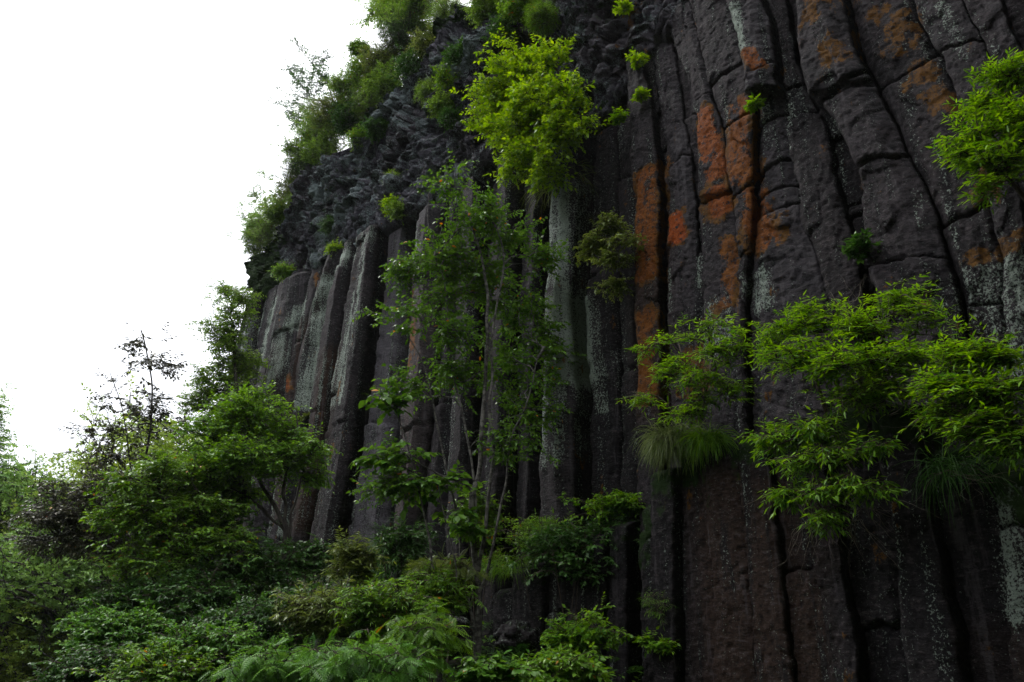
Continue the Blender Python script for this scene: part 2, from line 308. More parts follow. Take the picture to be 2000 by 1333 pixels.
def columns(bounds, o_tier, z_lo, z_hi, seed, joints, rowstep, ncols=26, facet=0.30, offs=None, se=SE_COL, jp=0.9, ztopjit=0.15, mossy_top=0.0, tones={}, steps={}, ridge=1.0, relief=.7):
    """bounds: pixel polylines, listed from the right of the photo to its left; each neighbouring pair is one basalt column"""
    rng = np.random.RandomState(seed); fs = [boundary(b, o_tier) for b in bounds]
    n = len(bounds) - 1
    for i in range(n):
        sm = float(fs[i](np.array([(z_lo(0) if callable(z_lo) else z_lo)]))[0])
        zc = 0.5 * (float(fs[i](np.array([3.0]))[0]) + float(fs[i + 1](np.array([3.0]))[0]))
        lo = z_lo(zc) if callable(z_lo) else z_lo
        # top: follow the rim above the column's own position
        zt = 8.0
        for _ in range(8): zt = float(z_hi(0.5 * (fs[i](np.array([zt]))[0] + fs[i + 1](np.array([zt]))[0]))) if callable(z_hi) else z_hi
        zt += rng.uniform(-ztopjit, ztopjit)
        if zt - lo < 0.4: continue
        Z = np.arange(lo, zt, rowstep); q0, q1 = fs[i](Z), fs[i + 1](Z)
        q1 = np.maximum(q1, q0 + 0.12); W = float(np.mean(q1 - q0))
        wv = np.concatenate([[0, 0], np.linspace(0, 1, ncols) ** 1.0, [1, 1]])
        rows, c = len(Z), len(wv)
        Wg, Zg = np.meshgrid(wv, Z)
        wob = 0.02 * fbm(np.stack([Z * 1.7, Z * 0 + i * 9.1, Z * 0 + seed], -1), 3)
        Q = q0[:, None] + (q1 - q0)[:, None] * Wg + wob[:, None] * 0
        # polygonal front: two or three flat faces meeting at rounded arrises
        a_ = rng.uniform(0.10, 0.36); b_ = rng.uniform(0.60, 0.92); h = facet * min(W, 0.9)
        h1, h2 = h * rng.uniform(0.7, 1.0), h * rng.uniform(0.55, 1.0)
        ew = min(0.03, 0.018 / W)
        arr = np.interp(Wg, [0, ew, a_, b_, 1 - ew, 1], [-.03, 0.03, h1, h2, 0.03, -.03])
        k = 3; ker = np.ones(k) / k
        off = (offs[i] if offs is not None and i < len(offs) and offs[i] is not None else rng.uniform(-0.16, 0.16))
        # joints
        jl = [sz(*jj)[1] for jj in joints.get(i, [])] if i in joints else []
        jl = [float(x) for x in jl]
        if i not in joints:
            zz = lo + rng.uniform(0.2, 1.4) * jp
            while zz < zt: jl.append(zz); zz += rng.uniform(0.5, 1.9) * jp
        seg = np.zeros_like(Q); crack = np.zeros_like(Q)
        P0 = np.stack([Q, Zg * 0 + off * 5 + o_tier * 3, Zg], -1)
        for zz in jl:
            slope = rng.uniform(-0.22, 0.22); curve = rng.uniform(-0.12, 0.06)
            zj = zz + slope * W * (Wg - 0.5) + curve * (Wg - 0.5) ** 2 * 2 + 0.035 * vnoise(np.stack([Q * 4, Q * 0 + zz, Q * 0], -1), 3) + 0.022 * vnoise(np.stack([Q * 13, Q * 0 + zz, Q * 0], -1), 3)
            dz = Zg - zj
            crack += np.exp(-(dz / (0.011 + 0.01 * np.abs(vnoise(np.stack([Q * 4, Q * 0 + zz, Q * 0], -1), 6)))) ** 2) * 0.09 + np.exp(-(dz / 0.05) ** 2) * 0.012
            seg += (sstep(-0.01, 0.01, dz)) * rng.uniform(-0.07, 0.07)
        for (sx, sy, dv) in steps.get(i, []):
            zq = sz(sx, sy)[1] + 0.12 * (Wg - .5) + 0.03 * vnoise(np.stack([Q * 7, Q * 0, Q * 0], -1), 3); seg = seg + dv * sstep(-.01, .02, Zg - zq)
        rough = 0.018 * relief * fbm(P0 * np.array([1.6, 1, 0.9]), 3, seed + i) + 0.010 * fbm(P0 * np.array([6, 3, 4.5]), 3, seed + 31 + i) + 0.012 * fbm(P0 * np.array([20, 9, 20]), 3, seed + 50)
        fa, fe = facets(P0 * np.array([2.6, 1.5, 1.7]) + 0.3 * fbm(P0 * 1.5, 2, 7)[..., None], seed + i); fb, _ = facets(P0 * np.array([8.5, 4, 6.5]) + 0.3 * fbm(P0 * 5, 2, 7)[..., None], seed + i + 3)
        rough += (0.050 * fa - 0.010 * fe + 0.016 * fb) * min(1.0, W / .35) * relief
        for k_, zz in enumerate(sorted(jl)): rough += np.where((Zg > zz), rng.uniform(-.05, .05) * (Wg - .5) * W + 0.0, 0)
        O = o_tier + off + arr + np.clip(seg, -.2, .5) - crack + rough
        top = sstep(zt - 0.10, zt, Zg); O -= top * 0.12
        O[:, 0] = o_tier + off - 0.9; O[:, -1] = o_tier + off - 0.9
        # cap: two more rows going back into the wall
        Zx = np.vstack([Zg, Zg[-1:] + 0.02 * 0 + rowstep, Zg[-1:] + rowstep]); Qx = np.vstack([Q, Q[-1:], Q[-1:]])
        Ox = np.vstack([O, O[-1:] - 0.15, np.full((1, c), o_tier + off - 1.2)])
        V = wallpos(Qx, Zx, Ox, se(Zx), 0.9)
        Sx = Qx
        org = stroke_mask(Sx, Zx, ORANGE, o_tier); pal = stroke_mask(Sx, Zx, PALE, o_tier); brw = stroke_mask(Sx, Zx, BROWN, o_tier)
        Wx = np.vstack([Wg, Wg[-1:], Wg[-1:]]); nn = 0.5 + 0.5 * fbm(np.stack([Wx * 0 + i * 3.3, Zx * 0.9, Wx * 0 + seed], -1), 3, 6)
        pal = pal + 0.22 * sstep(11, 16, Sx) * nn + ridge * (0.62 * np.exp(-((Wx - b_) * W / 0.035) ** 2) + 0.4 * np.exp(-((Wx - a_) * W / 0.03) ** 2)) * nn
        ton = np.full(Wx.shape, tones.get(i, rng.uniform(-.45, .22)))
        mos = mossy_top * sstep(zt - 0.9, zt, Zx + 0.4 * fbm(np.stack([Qx * 2, Zx * 1.0, Qx * 0], -1), 3, 5))
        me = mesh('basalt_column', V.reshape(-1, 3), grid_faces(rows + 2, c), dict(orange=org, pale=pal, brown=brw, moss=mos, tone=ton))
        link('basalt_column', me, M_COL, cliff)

# upper right tier (its feet are hidden behind the shrubs of the ledge)
UP = [[(2140, 0), (2160, 400), (2170, 800)], [(2040, 0), (2080, 200), (2110, 420), (2120, 700)],
      [(1960, 0), (1985, 60), (2015, 140), (2045, 300), (2060, 700)],
      [(1888, 0), (1908, 60), (1944, 116), (1985, 230), (2010, 420), (2020, 700)],
      [(1788, 0), (1816, 72), (1848, 120), (1872, 180), (1900, 260), (1930, 350), (1952, 440), (1965, 520), (1975, 700)],
      [(1655, 0), (1676, 80), (1696, 132), (1720, 172), (1740, 220), (1760, 256), (1788, 320), (1812, 368), (1836, 440), (1856, 504), (1880, 580), (1900, 650), (1915, 800)],
      [(1568, 0), (1578, 120), (1600, 210), (1640, 250), (1672, 300), (1688, 352), (1695, 430), (1705, 533), (1722, 600), (1735, 800)],
      [(1535, 0), (1552, 120), (1584, 185), (1600, 224), (1616, 260), (1632, 316), (1644, 368), (1660, 440), (1680, 520), (1690, 600), (1700, 800)],
      [(1500, 0), (1520, 72), (1534, 132), (1538, 204), (1548, 300), (1556, 344), (1580, 452), (1600, 500), (1618, 590), (1630, 800)],
      [(1440, 0), (1462, 90), (1476, 150), (1480, 200), (1484, 312), (1478, 380), (1478, 460), (1472, 520), (1470, 620), (1470, 800)],
      [(1350, 0), (1370, 60), (1385, 130), (1400, 200), (1418, 248), (1430, 300), (1440, 372), (1448, 460), (1462, 533), (1466, 640), (1463, 800)],
      [(1318, 60), (1332, 120), (1354, 165), (1366, 210), (1372, 240), (1374, 380), (1374, 420), (1382, 560), (1385, 800)],
      [(1308, 60), (1328, 160), (1340, 248), (1354, 320), (1364, 400), (1368, 533), (1372, 800)],
      [(1268, 90), (1276, 136), (1286, 200), (1298, 280), (1309, 400), (1308, 533), (1310, 800)],
      [(1255, 90), (1266, 150), (1282, 220), (1290, 320), (1296, 400), (1294, 533), (1298, 800)],
      [(1225, 90), (1235, 160), (1240, 300), (1249, 400), (1250, 533), (1252, 700), (1255, 900)]]
UJ = {3: [(1920, 90), (1965, 260)], 4: [(1850, 110), (1900, 420), (1930, 600)], 5: [(1740, 140), (1780, 130), (1800, 290), (1880, 480)],
      6: [(1640, 75), (1640, 190), (1700, 235), (1780, 350), (1780, 375), (1760, 500)], 7: [(1600, 150), (1620, 205)], 8: [(1560, 130), (1580, 200), (1600, 285), (1600, 335), (1620, 370)],
      9: [(1500, 110), (1520, 205), (1530, 350), (1550, 470)], 10: [(1430, 170), (1465, 365)], 11: [(1400, 190), (1400, 375), (1420, 470)], 12: [(1360, 300)], 13: [(1310, 205), (1325, 270), (1340, 400)], 14: []}
UOFF = [-.1, .0, .05, .12, .02, .14, -.14, .05, .0, .12, .08, .0, .02, -.14, .10]
UTONE = {8: .30, 9: .10, 5: .12, 4: .05, 12: .22, 11: .05, 6: -.4, 13: -.1, 0: -.3, 1: -.3}
columns(UP, 0.0, float(sz(1500, 1010)[1]), lambda s: z_rim(s) + 0.5, 11, UJ, 0.022, ncols=34, offs=UOFF, facet=0.19, ridge=.5, tones=UTONE, steps={8: [(1500, 203, .38)], 10: [(1440, 372, .06)], 5: [(1740, 140, .08)]})

# far left tier, seen at a slant
LEFT = [[(1236, 160), (1246, 400), (1250, 700), (1252, 1400)], [(1190, 200), (1196, 400), (1200, 800), (1202, 1400)], [(1148, 300), (1140, 416), (1130, 600), (1142, 750), (1145, 933), (1150, 1400)],
        [(1112, 330), (1106, 416), (1096, 600), (1086, 933), (1088, 1400)], [(1062, 330), (1058, 500), (1048, 900), (1050, 1400)], [(1020, 330), (1016, 500), (1004, 900), (1000, 1400)],
        [(985, 340), (978, 500), (962, 900), (955, 1400)], [(945, 360), (938, 500), (922, 900), (910, 1400)], [(905, 380), (895, 560), (880, 900), (868, 1400)],
        [(876, 420), (864, 560), (856, 780), (840, 900), (828, 1000), (816, 1200)], [(842, 430), (832, 560), (820, 700), (806, 800), (800, 930), (786, 1080)],
        [(796, 440), (784, 560), (782, 680), (770, 760), (764, 930), (752, 1080)], [(762, 460), (748, 600), (730, 740), (716, 840), (704, 930), (680, 1070)],
        [(755, 440), (742, 500), (728, 592), (712, 680), (694, 800), (676, 933), (655, 1060)], [(712, 470), (704, 512), (688, 592), (672, 700), (656, 800), (640, 920), (612, 1060)],
        [(694, 490), (684, 520), (656, 600), (636, 720), (620, 840), (600, 960), (580, 1060)], [(650, 500), (636, 552), (612, 640), (588, 732), (584, 840), (570, 960)],
        [(615, 530), (600, 600), (580, 700), (562, 800), (550, 900), (535, 1000)], [(576, 540), (568, 576), (556, 624), (540, 720), (520, 800), (508, 900)],
        [(555, 550), (548, 584), (532, 656), (516, 730), (506, 800), (490, 900)], [(528, 560), (520, 590), (509, 650), (494, 760), (480, 900)], [(512, 560), (504, 592), (484, 680), (462, 780), (440, 900)],
        [(490, 560), (482, 592), (462, 680), (440, 780), (415, 900)], [(470, 560), (462, 592), (440, 680), (418, 780), (390, 900)], [(445, 560), (436, 592), (414, 680), (392, 780), (362, 900)]]
LOFF = [-.30, -.22, .20, -.28, -.15, .05, -.25, -.05, -.2, .12, -.30, -.22, .28, -.1, .06, .05, -.12, .06, -.05, .05, .02, .0, 0, 0]
LJ = {11: [(750, 824)], 2: [], 4: [], 5: [], 7: [], 12: [(730, 826)], 20: [(510, 700)]}
columns(LEFT, 0.0, 0.0, lambda s: z_rim(s) + 0.08, 23, LJ, 0.05, ncols=14, offs=LOFF, facet=0.5, jp=3.2, tones={11: .75, 2: .15, 9: .30, 10: -.2, 12: -.1, 13: -.5, 14: .0, 15: -.5, 16: .1, 17: -.55, 18: .15, 19: -.6, 20: .05, 21: .1, 0: -.5, 1: -.45, 3: -.5, 4: -.6, 5: -.5, 6: -.4, 7: -.4, 8: -.6})

# lower right tier, standing forward as a ledge with the shrubs on top
LO_O = 0.75
LOW = [[(2200, 900), (2260, 1400)], [(2090, 900), (2130, 1333)], [(1930, 880), (1945, 980), (1962, 1120), (1980, 1333)], [(1806, 880), (1816, 940), (1840, 1060), (1860, 1160), (1880, 1240), (1892, 1333)],
       [(1725, 880), (1740, 960), (1762, 1100), (1790, 1333)], [(1620, 880), (1632, 980), (1646, 1048), (1664, 1140), (1680, 1240), (1692, 1333)],
       [(1566, 880), (1580, 1000), (1608, 1140), (1624, 1240), (1634, 1333)], [(1508, 880), (1520, 1024), (1540, 1160), (1556, 1333)], [(1446, 860), (1450, 900), (1462, 1040), (1476, 1200), (1484, 1333)],
       [(1372, 860), (1382, 1000), (1396, 1160), (1400, 1333)], [(1326, 860), (1330, 1000), (1334, 1333)], [(1284, 860), (1288, 1000), (1290, 1333)], [(1246, 900), (1250, 1333)], [(1205, 960), (1203, 1333)]]
LOWOFF = [.1, .0, -.1, .12, -.05, .1, -.02, .06, .02, -.05, .12, -.1, -.5]
_lt = np.array([(2200, 900), (2000, 880), (1860, 870), (1760, 800), (1650, 800), (1550, 850), (1470, 850), (1400, 860), (1330, 880), (1290, 940), (1250, 1000), (1200, 1040)], float)
_ls, _lz = sz(_lt[:, 0], _lt[:, 1], LO_O); _k = np.argsort(_ls); _ls, _lz = _ls[_k], _lz[_k]
z_ledge = lambda s: float(np.interp(s, _ls, _lz))
columns(LOW, LO_O, -0.3, z_ledge, 37, {6: [(1640, 1125)], 7: [], 8: [], 9: [], 10: [], 5: [], 3: [], 2: []}, 0.022, ncols=34, offs=LOWOFF, facet=0.14, ridge=.25, relief=.22, mossy_top=0.6, ztopjit=.05, tones={0: -.3, 1: -.1, 2: -.6, 3: -.6, 4: -.6, 5: -.45, 6: -.2, 7: -.2, 8: -.15, 9: .0, 10: -.5, 11: -.7, 12: -.8})  # tones lowered to put the shade over this tier into its colour
# low mossy block in the middle
MO = 0.5
MID = [[(1215, 960), (1212, 1400)], [(1180, 960), (1176, 1400)], [(1128, 960), (1124, 1400)], [(1070, 960), (1064, 1400)], [(1010, 1000), (1004, 1400)], [(962, 1040), (955, 1400)]]
_mt = np.array([(1290, 985), (1240, 1000), (1180, 1025), (1100, 1060), (1020, 1110), (960, 1170), (900, 1150)], float)
_ms, _mz = sz(_mt[:, 0], _mt[:, 1], MO); _k = np.argsort(_ms); _ms, _mz = _ms[_k], _mz[_k]
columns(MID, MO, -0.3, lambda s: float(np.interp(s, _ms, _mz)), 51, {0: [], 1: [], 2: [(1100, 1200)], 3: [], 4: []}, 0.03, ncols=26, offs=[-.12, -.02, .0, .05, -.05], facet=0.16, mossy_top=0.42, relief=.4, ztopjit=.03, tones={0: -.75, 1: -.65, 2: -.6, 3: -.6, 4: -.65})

# back plate behind the columns, so that no gap opens between them
def backplate():
    Qv = np.linspace(-8, 26, 120); Zv = np.linspace(-0.5, 13, 60); Q, Z = np.meshgrid(Qv, Zv)
    V = wallpos(Q, Z, np.full(Q.shape, -0.45), SE_COL(Z), 0.9)
    z0 = np.zeros(Q.size)
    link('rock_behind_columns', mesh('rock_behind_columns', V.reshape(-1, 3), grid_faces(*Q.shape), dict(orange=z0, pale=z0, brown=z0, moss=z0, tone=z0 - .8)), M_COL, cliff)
backplate()

# crust of rubbly lava above the columns
def crust():
    nq, nz = 1150, 620
    Qv = np.concatenate([np.linspace(-9, 2, 160)[:-1], np.linspace(2, 24, nq - 159)])
    f = np.linspace(0, 1, nz)
    top = 20.0
    S0 = np.clip(Qv, -9, 21)
    zb = z_rim(S0) - 0.1 + 0.28 * fbm(np.stack([Qv * 1.6, Qv * 0, Qv * 0], -1), 3, 9)
    Q = np.broadcast_to(Qv[None, :], (nz, len(Qv))).copy(); Z = zb[None, :] + (top - zb)[None, :] * (f ** 1.15)[:, None]
    hgt = Z - zb[None, :]
    # slanting structure: stretch the noise along the bedding
    a = Q * 0.8 + Z * 0.62; b = -Q * 0.62 + Z * 0.8
    p = np.stack([a, b, 0 * a], -1)
    wrp = 0.35 * fbm(p * 0.9, 3, 77)[..., None]
    p1 = (p + wrp) * np.array([0.95, 0.62, 1]); f1, f2, idr, gv = worley(p1, 3)
    fA, eA = facets(p1 * 1.1, 3); fB, eB = facets((p + wrp * 1.3) * np.array([2.9, 1.7, 1]), 5); fC, eC = facets((p + wrp) * np.array([7.5, 4.2, 1]), 8)
    O = 0.10 + 0.42 * fA - 0.10 * eA + 0.24 * fB - 0.05 * eB + 0.10 * fC - 0.02 * eC + 0.14 * np.abs(fbm((p + wrp) * np.array([5.0, 1.3, 1]), 4, 26))
    O += 0.30 * fbm(p * 0.45, 3, 21) + 0.07 * fbm(p * 2.2, 3, 22) + 0.03 * fbm(p * 9, 3, 23) - 0.12 * np.abs(fbm(p * np.array([3.6, 1.3, 1]), 3, 24))
    O = O * (0.45 + 0.55 * sstep(0, 1.4, hgt)) - 0.30 * np.exp(-(hgt / 0.08) ** 1.0)              # lower lip curls back under
    O += 0.15 * sstep(9, 17, Q) * np.exp(-(hgt / 1.2) ** 2)
    O -= 0.25 * sstep(6, 3, Q)
    V = wallpos(Q, Z, O, SE_RUB(Z), 1.2)
    under = V.copy()[:1] ; under = wallpos(Q[:1], Z[:1] + 0.25, np.full((1, Q.shape[1]), -0.9), SE_RUB(Z[:1]), 1.2)
    V = np.vstack([under, V]); Qx = np.vstack([Q[:1], Q]); Zx = np.vstack([Z[:1], Z]); px = np.vstack([p[:1], p])
    pal = 0.22 + 0.40 * fbm(px * 0.55, 3, 61) + 0.35 * fbm(px * 3.1, 3, 62) + np.vstack([O[:1], O]) * 0.7  # lichen patches; the relief term paints highlights on jutting rock
    mos = np.clip(0.15 + 0.9 * fbm(px * 0.5, 3, 71), 0, .45) * 0.9 + 0.55 * sstep(3.2, 0.2, SE_RUB(Zx) - Qx) * sstep(8.2, 9.5, Zx)
    org = stroke_mask(Qx, Zx, ORANGE[-4:-1])
    br = np.clip(0.2 + 0.6 * fbm(px * 0.8, 2, 81), 0, .5)
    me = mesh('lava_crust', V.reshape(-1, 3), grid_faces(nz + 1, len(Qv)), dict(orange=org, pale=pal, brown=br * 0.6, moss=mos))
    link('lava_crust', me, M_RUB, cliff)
crust()
print('cliff', round(time.time() - T0, 1))
#%%PLANTS
# ------------------------------------------------------------------ ground
S_AX = [-8, 1, 5, 8, 10.5, 13, 15.2, 18, 21, 26]; Z_FT = [0.3, 0.35, 0.7, 1.2, 1.9, 2.8, 3.6, 4.0, 3.0, 1.5]
def ground_z(x, y):
    s = x * WD[0] + y * WD[1]; dw = DW - (x * WN[0] + y * WN[1])
    ft = np.interp(s, S_AX, Z_FT)
    near = ft * sstep(5.0, -0.3, dw)                                  # talus apron at the foot of the cliff
    behind = np.where(dw < -1.5, (-dw - 1.5) * 0.85 * sstep(24, 14, s), 0)   # the hill carries on behind the cliff
    r = np.hypot(x, y)
    valley = -2.5 * sstep(2, 14, -x) * sstep(8, 20, r) 
    hill = (24 + .10 * np.clip(x + 60, -60, 80)) * sstep(50, 150, y + 0.25 * x) + 10 * sstep(26, 110, -x - 0.10 * y) 
    shade_slope = 27 * sstep(2.5, 17, -y + 0.15 * x)                                     # unseen slope added behind the camera to shade the lower cliff
    shade_slope2 = 24 * sstep(14, 45, -x - 0.25 * y) * sstep(30, 0, y)  # unseen left flank of the added shading slope
    n = 0.16 * fbm(np.stack([x * .6, y * .6, 0 * x], -1), 3, 4) * sstep(1, 4, r)
    far = 2.5 * fbm(np.stack([x * .03, y * .03, 0 * x], -1), 3, 8) * sstep(40, 90, r)
    return near + np.minimum(behind, 30) + valley + hill + np.maximum(shade_slope, shade_slope2) + n + far
def ground():
    t = np.sinh(np.linspace(-5.2, 5.2, 340)) / math.sinh(5.2) * 900
    X, Y = np.meshgrid(t, t); Y = Y + 6
    Z = ground_z(X, Y); V = np.stack([X, Y, Z], -1)
    m, nt = newmat('forest_floor'); g = NT(nt); P = g.n('ShaderNodeTexCoord').outputs['Object']
    n1 = g.noise(P, 1.2, 6, 0.7); n2 = g.noise(P, 11, 4)
    c = g.mix(g.step(n1, 0.4, 0.6), (0.020, 0.032, 0.010), (0.035, 0.024, 0.014)); c = g.mix(g.step(n2, 0.5, 0.7), c, (0.04, 0.065, 0.018))
    bs = g.n('ShaderNodeBsdfPrincipled'); g.l(c, bs.inputs['Base Color']); bs.inputs['Roughness'].default_value = 0.95
    bp = g.n('ShaderNodeBump'); bp.inputs['Distance'].default_value = 0.08; g.l(n2, bp.inputs['Height']); g.l(bp.outputs[0], bs.inputs['Normal'])
    g.l(bs.outputs[0], g.n('ShaderNodeOutputMaterial').inputs[0])
    setp(link('ground', mesh('ground', V.reshape(-1, 3), grid_faces(340, 340)), m), kind='structure')
ground()

# ------------------------------------------------------------------ leaves
def lens_leaf(wd, fold=0.12, droop=0.15, seg=3, tip=0.6):
    """leaf of unit length along +y, width wd, folded on its midrib; x side, z up"""
    ys = np.linspace(0, 1, seg + 2); V = [(0, 0, 0)]; Fc = []
    for y in ys[1:-1]:
        hw = wd * 0.5 * math.sin(math.pi * y ** tip) ; z = -droop * y * y
        V += [(-hw, y, z + fold * hw), (0, y, z), (hw, y, z + fold * hw)]
    V.append((0, 1, -droop)); V = np.array(V); n = seg; tipi = len(V) - 1
    T = [(0, 2, 1), (0, 3, 2)]
    Q = []
    for k in range(n - 1):
        b = 1 + 3 * k
        Q += [(b, b + 1, b + 4, b + 3), (b + 1, b + 2, b + 5, b + 4)]
    b = 1 + 3 * (n - 1); T += [(b, b + 1, tipi), (b + 1, b + 2, tipi)]
    return V, [np.array(T)] + ([np.array(Q)] if Q else [])
def pinnate_leaf(pairs=7, lw=0.075, ll=0.30):
    V = []; T = []
    for k in range(pairs):
        y = 0.14 + 0.80 * k / pairs; sc = ll * math.sin(math.pi * (0.18 + 0.72 * (k + .5) / pairs)) ** 0.7
        for sgn in (-1, 1):
            b = len(V); d = np.array([sgn * 0.93, 0.38]); nrm = np.array([-d[1], d[0]]) * sgn
            p = np.array([0, y]); mid = p + d * sc * 0.45; tp = p + d * sc
            z0 = -0.22 * y * y
            V += [(p[0], p[1], z0), (mid[0] + nrm[0] * lw / 2, mid[1] + nrm[1] * lw / 2, z0 - .02), (tp[0], tp[1], z0 - 0.06), (mid[0] - nrm[0] * lw / 2, mid[1] - nrm[1] * lw / 2, z0 - .02)]
            T.append((b, b + 1, b + 2, b + 3))
    b = len(V); V += [(0, 0.88, -.17), (-lw / 2, 0.97, -.21), (0, 1.1, -.27), (lw / 2, 0.97, -.21)]; T.append((b, b + 3, b + 2, b + 1))
    b = len(V); V += [(-.006, 0, 0), (.006, 0, 0), (.004, .95, -.2), (-.004, .95, -.2)]; T.append((b, b + 1, b + 2, b + 3))
    return np.array(V, float), [np.array(T)]
def spray_leaf(rng, n=9, lw=0.30, ll=0.34):
    """a far twig read as one piece: n small leaves round a short axis"""
    V = []; T = []
    for k in range(n):
        y = rng.uniform(0.1, 0.9); a = rng.uniform(0, 6.28); d = np.array([math.cos(a), 0.5, math.sin(a) * 0.6]); d /= np.linalg.norm(d)
        s = np.cross(d, rng.normal(size=3)); s /= np.linalg.norm(s); p = np.array([0, y, 0]); l = ll * rng.uniform(.7, 1.3); b = len(V)
        V += [p, p + d * l * .5 + s * l * lw * .8, p + d * l, p + d * l * .5 - s * l * lw * .8]; T.append((b, b + 1, b + 2, b + 3))
    return np.array(V), [np.array(T)]
LEAVES = {'ovate': lens_leaf(0.52, seg=2), 'round': lens_leaf(0.68, seg=2, tip=.8), 'lance': lens_leaf(0.25, droop=0.10, seg=2), 'small': lens_leaf(0.5, seg=1), 'maple': lens_leaf(0.85, seg=2, tip=.7),
          'pinnate': pinnate_leaf(), 'fern': pinnate_leaf(12, 0.05, 0.26), 'needle': lens_leaf(0.10, seg=1, droop=0.3), 'spray': spray_leaf(np.random.RandomState(3)), 'spray2': spray_leaf(np.random.RandomState(5), 14, .3, .26)}

def norm(v): return v / (np.linalg.norm(v, axis=-1, keepdims=True) + 1e-9)
def leaves_mesh(name, kind, P, D, U, L, tint):
    """leaf bases P, directions D, up hints U, lengths L -> one foliage mesh"""
    tv, tf = LEAVES[kind]; D = norm(D); X = norm(np.cross(D, U)); Zv = np.cross(X, D)
    V = P[:, None, :] + L[:, None, None] * (tv[None, :, 0:1] * X[:, None] + tv[None, :, 1:2] * D[:, None] + tv[None, :, 2:3] * Zv[:, None])
    k = len(tv); off = np.arange(len(P)) * k
    Fc = [(f[None] + off[:, None, None]).reshape(-1, f.shape[1]) for f in tf]
    return mesh(name, V.reshape(-1, 3), Fc, dict(tint=np.repeat(tint, k)), smooth=False)
def tubes_mesh(name, A, B, ra, rb, sides=5):
    n = len(A); d = norm(B - A); h = np.where(np.abs(d[:, 2:3]) < .9, np.array([0, 0, 1.0]), np.array([1.0, 0, 0]))
    x = norm(np.cross(d, h)); y = np.cross(d, x); an = np.arange(sides) / sides * 2 * math.pi
    ring = np.cos(an)[None, :, None] * x[:, None] + np.sin(an)[None, :, None] * y[:, None]
    V = np.concatenate([A[:, None] + ring * ra[:, None, None], B[:, None] + ring * rb[:, None, None]], 1).reshape(-1, 3)
    i = np.arange(sides); j = (i + 1) % sides; q = np.stack([i, j, j + sides, i + sides], -1)
    Fc = (q[None] + (np.arange(n) * 2 * sides)[:, None, None]).reshape(-1, 4)
    return mesh(name, V, [Fc])
def stem_mesh(name, pts, r, sides=10, seed=0):
    """one continuous tapering tube along a wandering path"""
    pts = np.array(pts); n = max(8, len(pts) * 8); t = np.linspace(0, len(pts) - 1, n); i = np.clip(t.astype(int), 0, len(pts) - 2); f = (t - i)[:, None]
    p0 = pts[np.maximum(i - 1, 0)]; p1 = pts[i]; p2 = pts[i + 1]; p3 = pts[np.minimum(i + 2, len(pts) - 1)]
    C = 0.5 * (2 * p1 + (p2 - p0) * f + (2 * p0 - 5 * p1 + 4 * p2 - p3) * f ** 2 + (3 * p1 - p0 - 3 * p2 + p3) * f ** 3)
    C = C + 0.8 * r * np.stack([vnoise(np.stack([t * 1.9, t * 0 + k * 7.7, t * 0 + seed], -1), 2) for k in range(3)], -1)
    rad = np.interp(np.linspace(0, 1, n), [0, .06, 1], [r * 1.45, r, r * .28]); d = norm(np.gradient(C, axis=0))
    x = norm(np.cross(d, np.array([0.3, 1, 0.1]))); y = np.cross(d, x); an = np.arange(sides) / sides * 2 * math.pi
    lump = 1 + 0.12 * vnoise(np.stack([np.repeat(t[:, None] * 3, sides, 1), np.cos(an)[None] * 1.5 + 0 * t[:, None], np.sin(an)[None] * 1.5 + seed + 0 * t[:, None]], -1), 4)
    V = C[:, None] + (np.cos(an)[None, :, None] * x[:, None] + np.sin(an)[None, :, None] * y[:, None]) * (rad[:, None] * lump)[..., None]
    a = (np.arange(n - 1) * sides)[:, None]; k = np.arange(sides)[None]; k2 = (k + 1) % sides
    Fc = np.stack([a + k, a + k2, a + k2 + sides, a + k + sides], -1).reshape(-1, 4)
    return mesh(name, V.reshape(-1, 3), [Fc]), C, rad

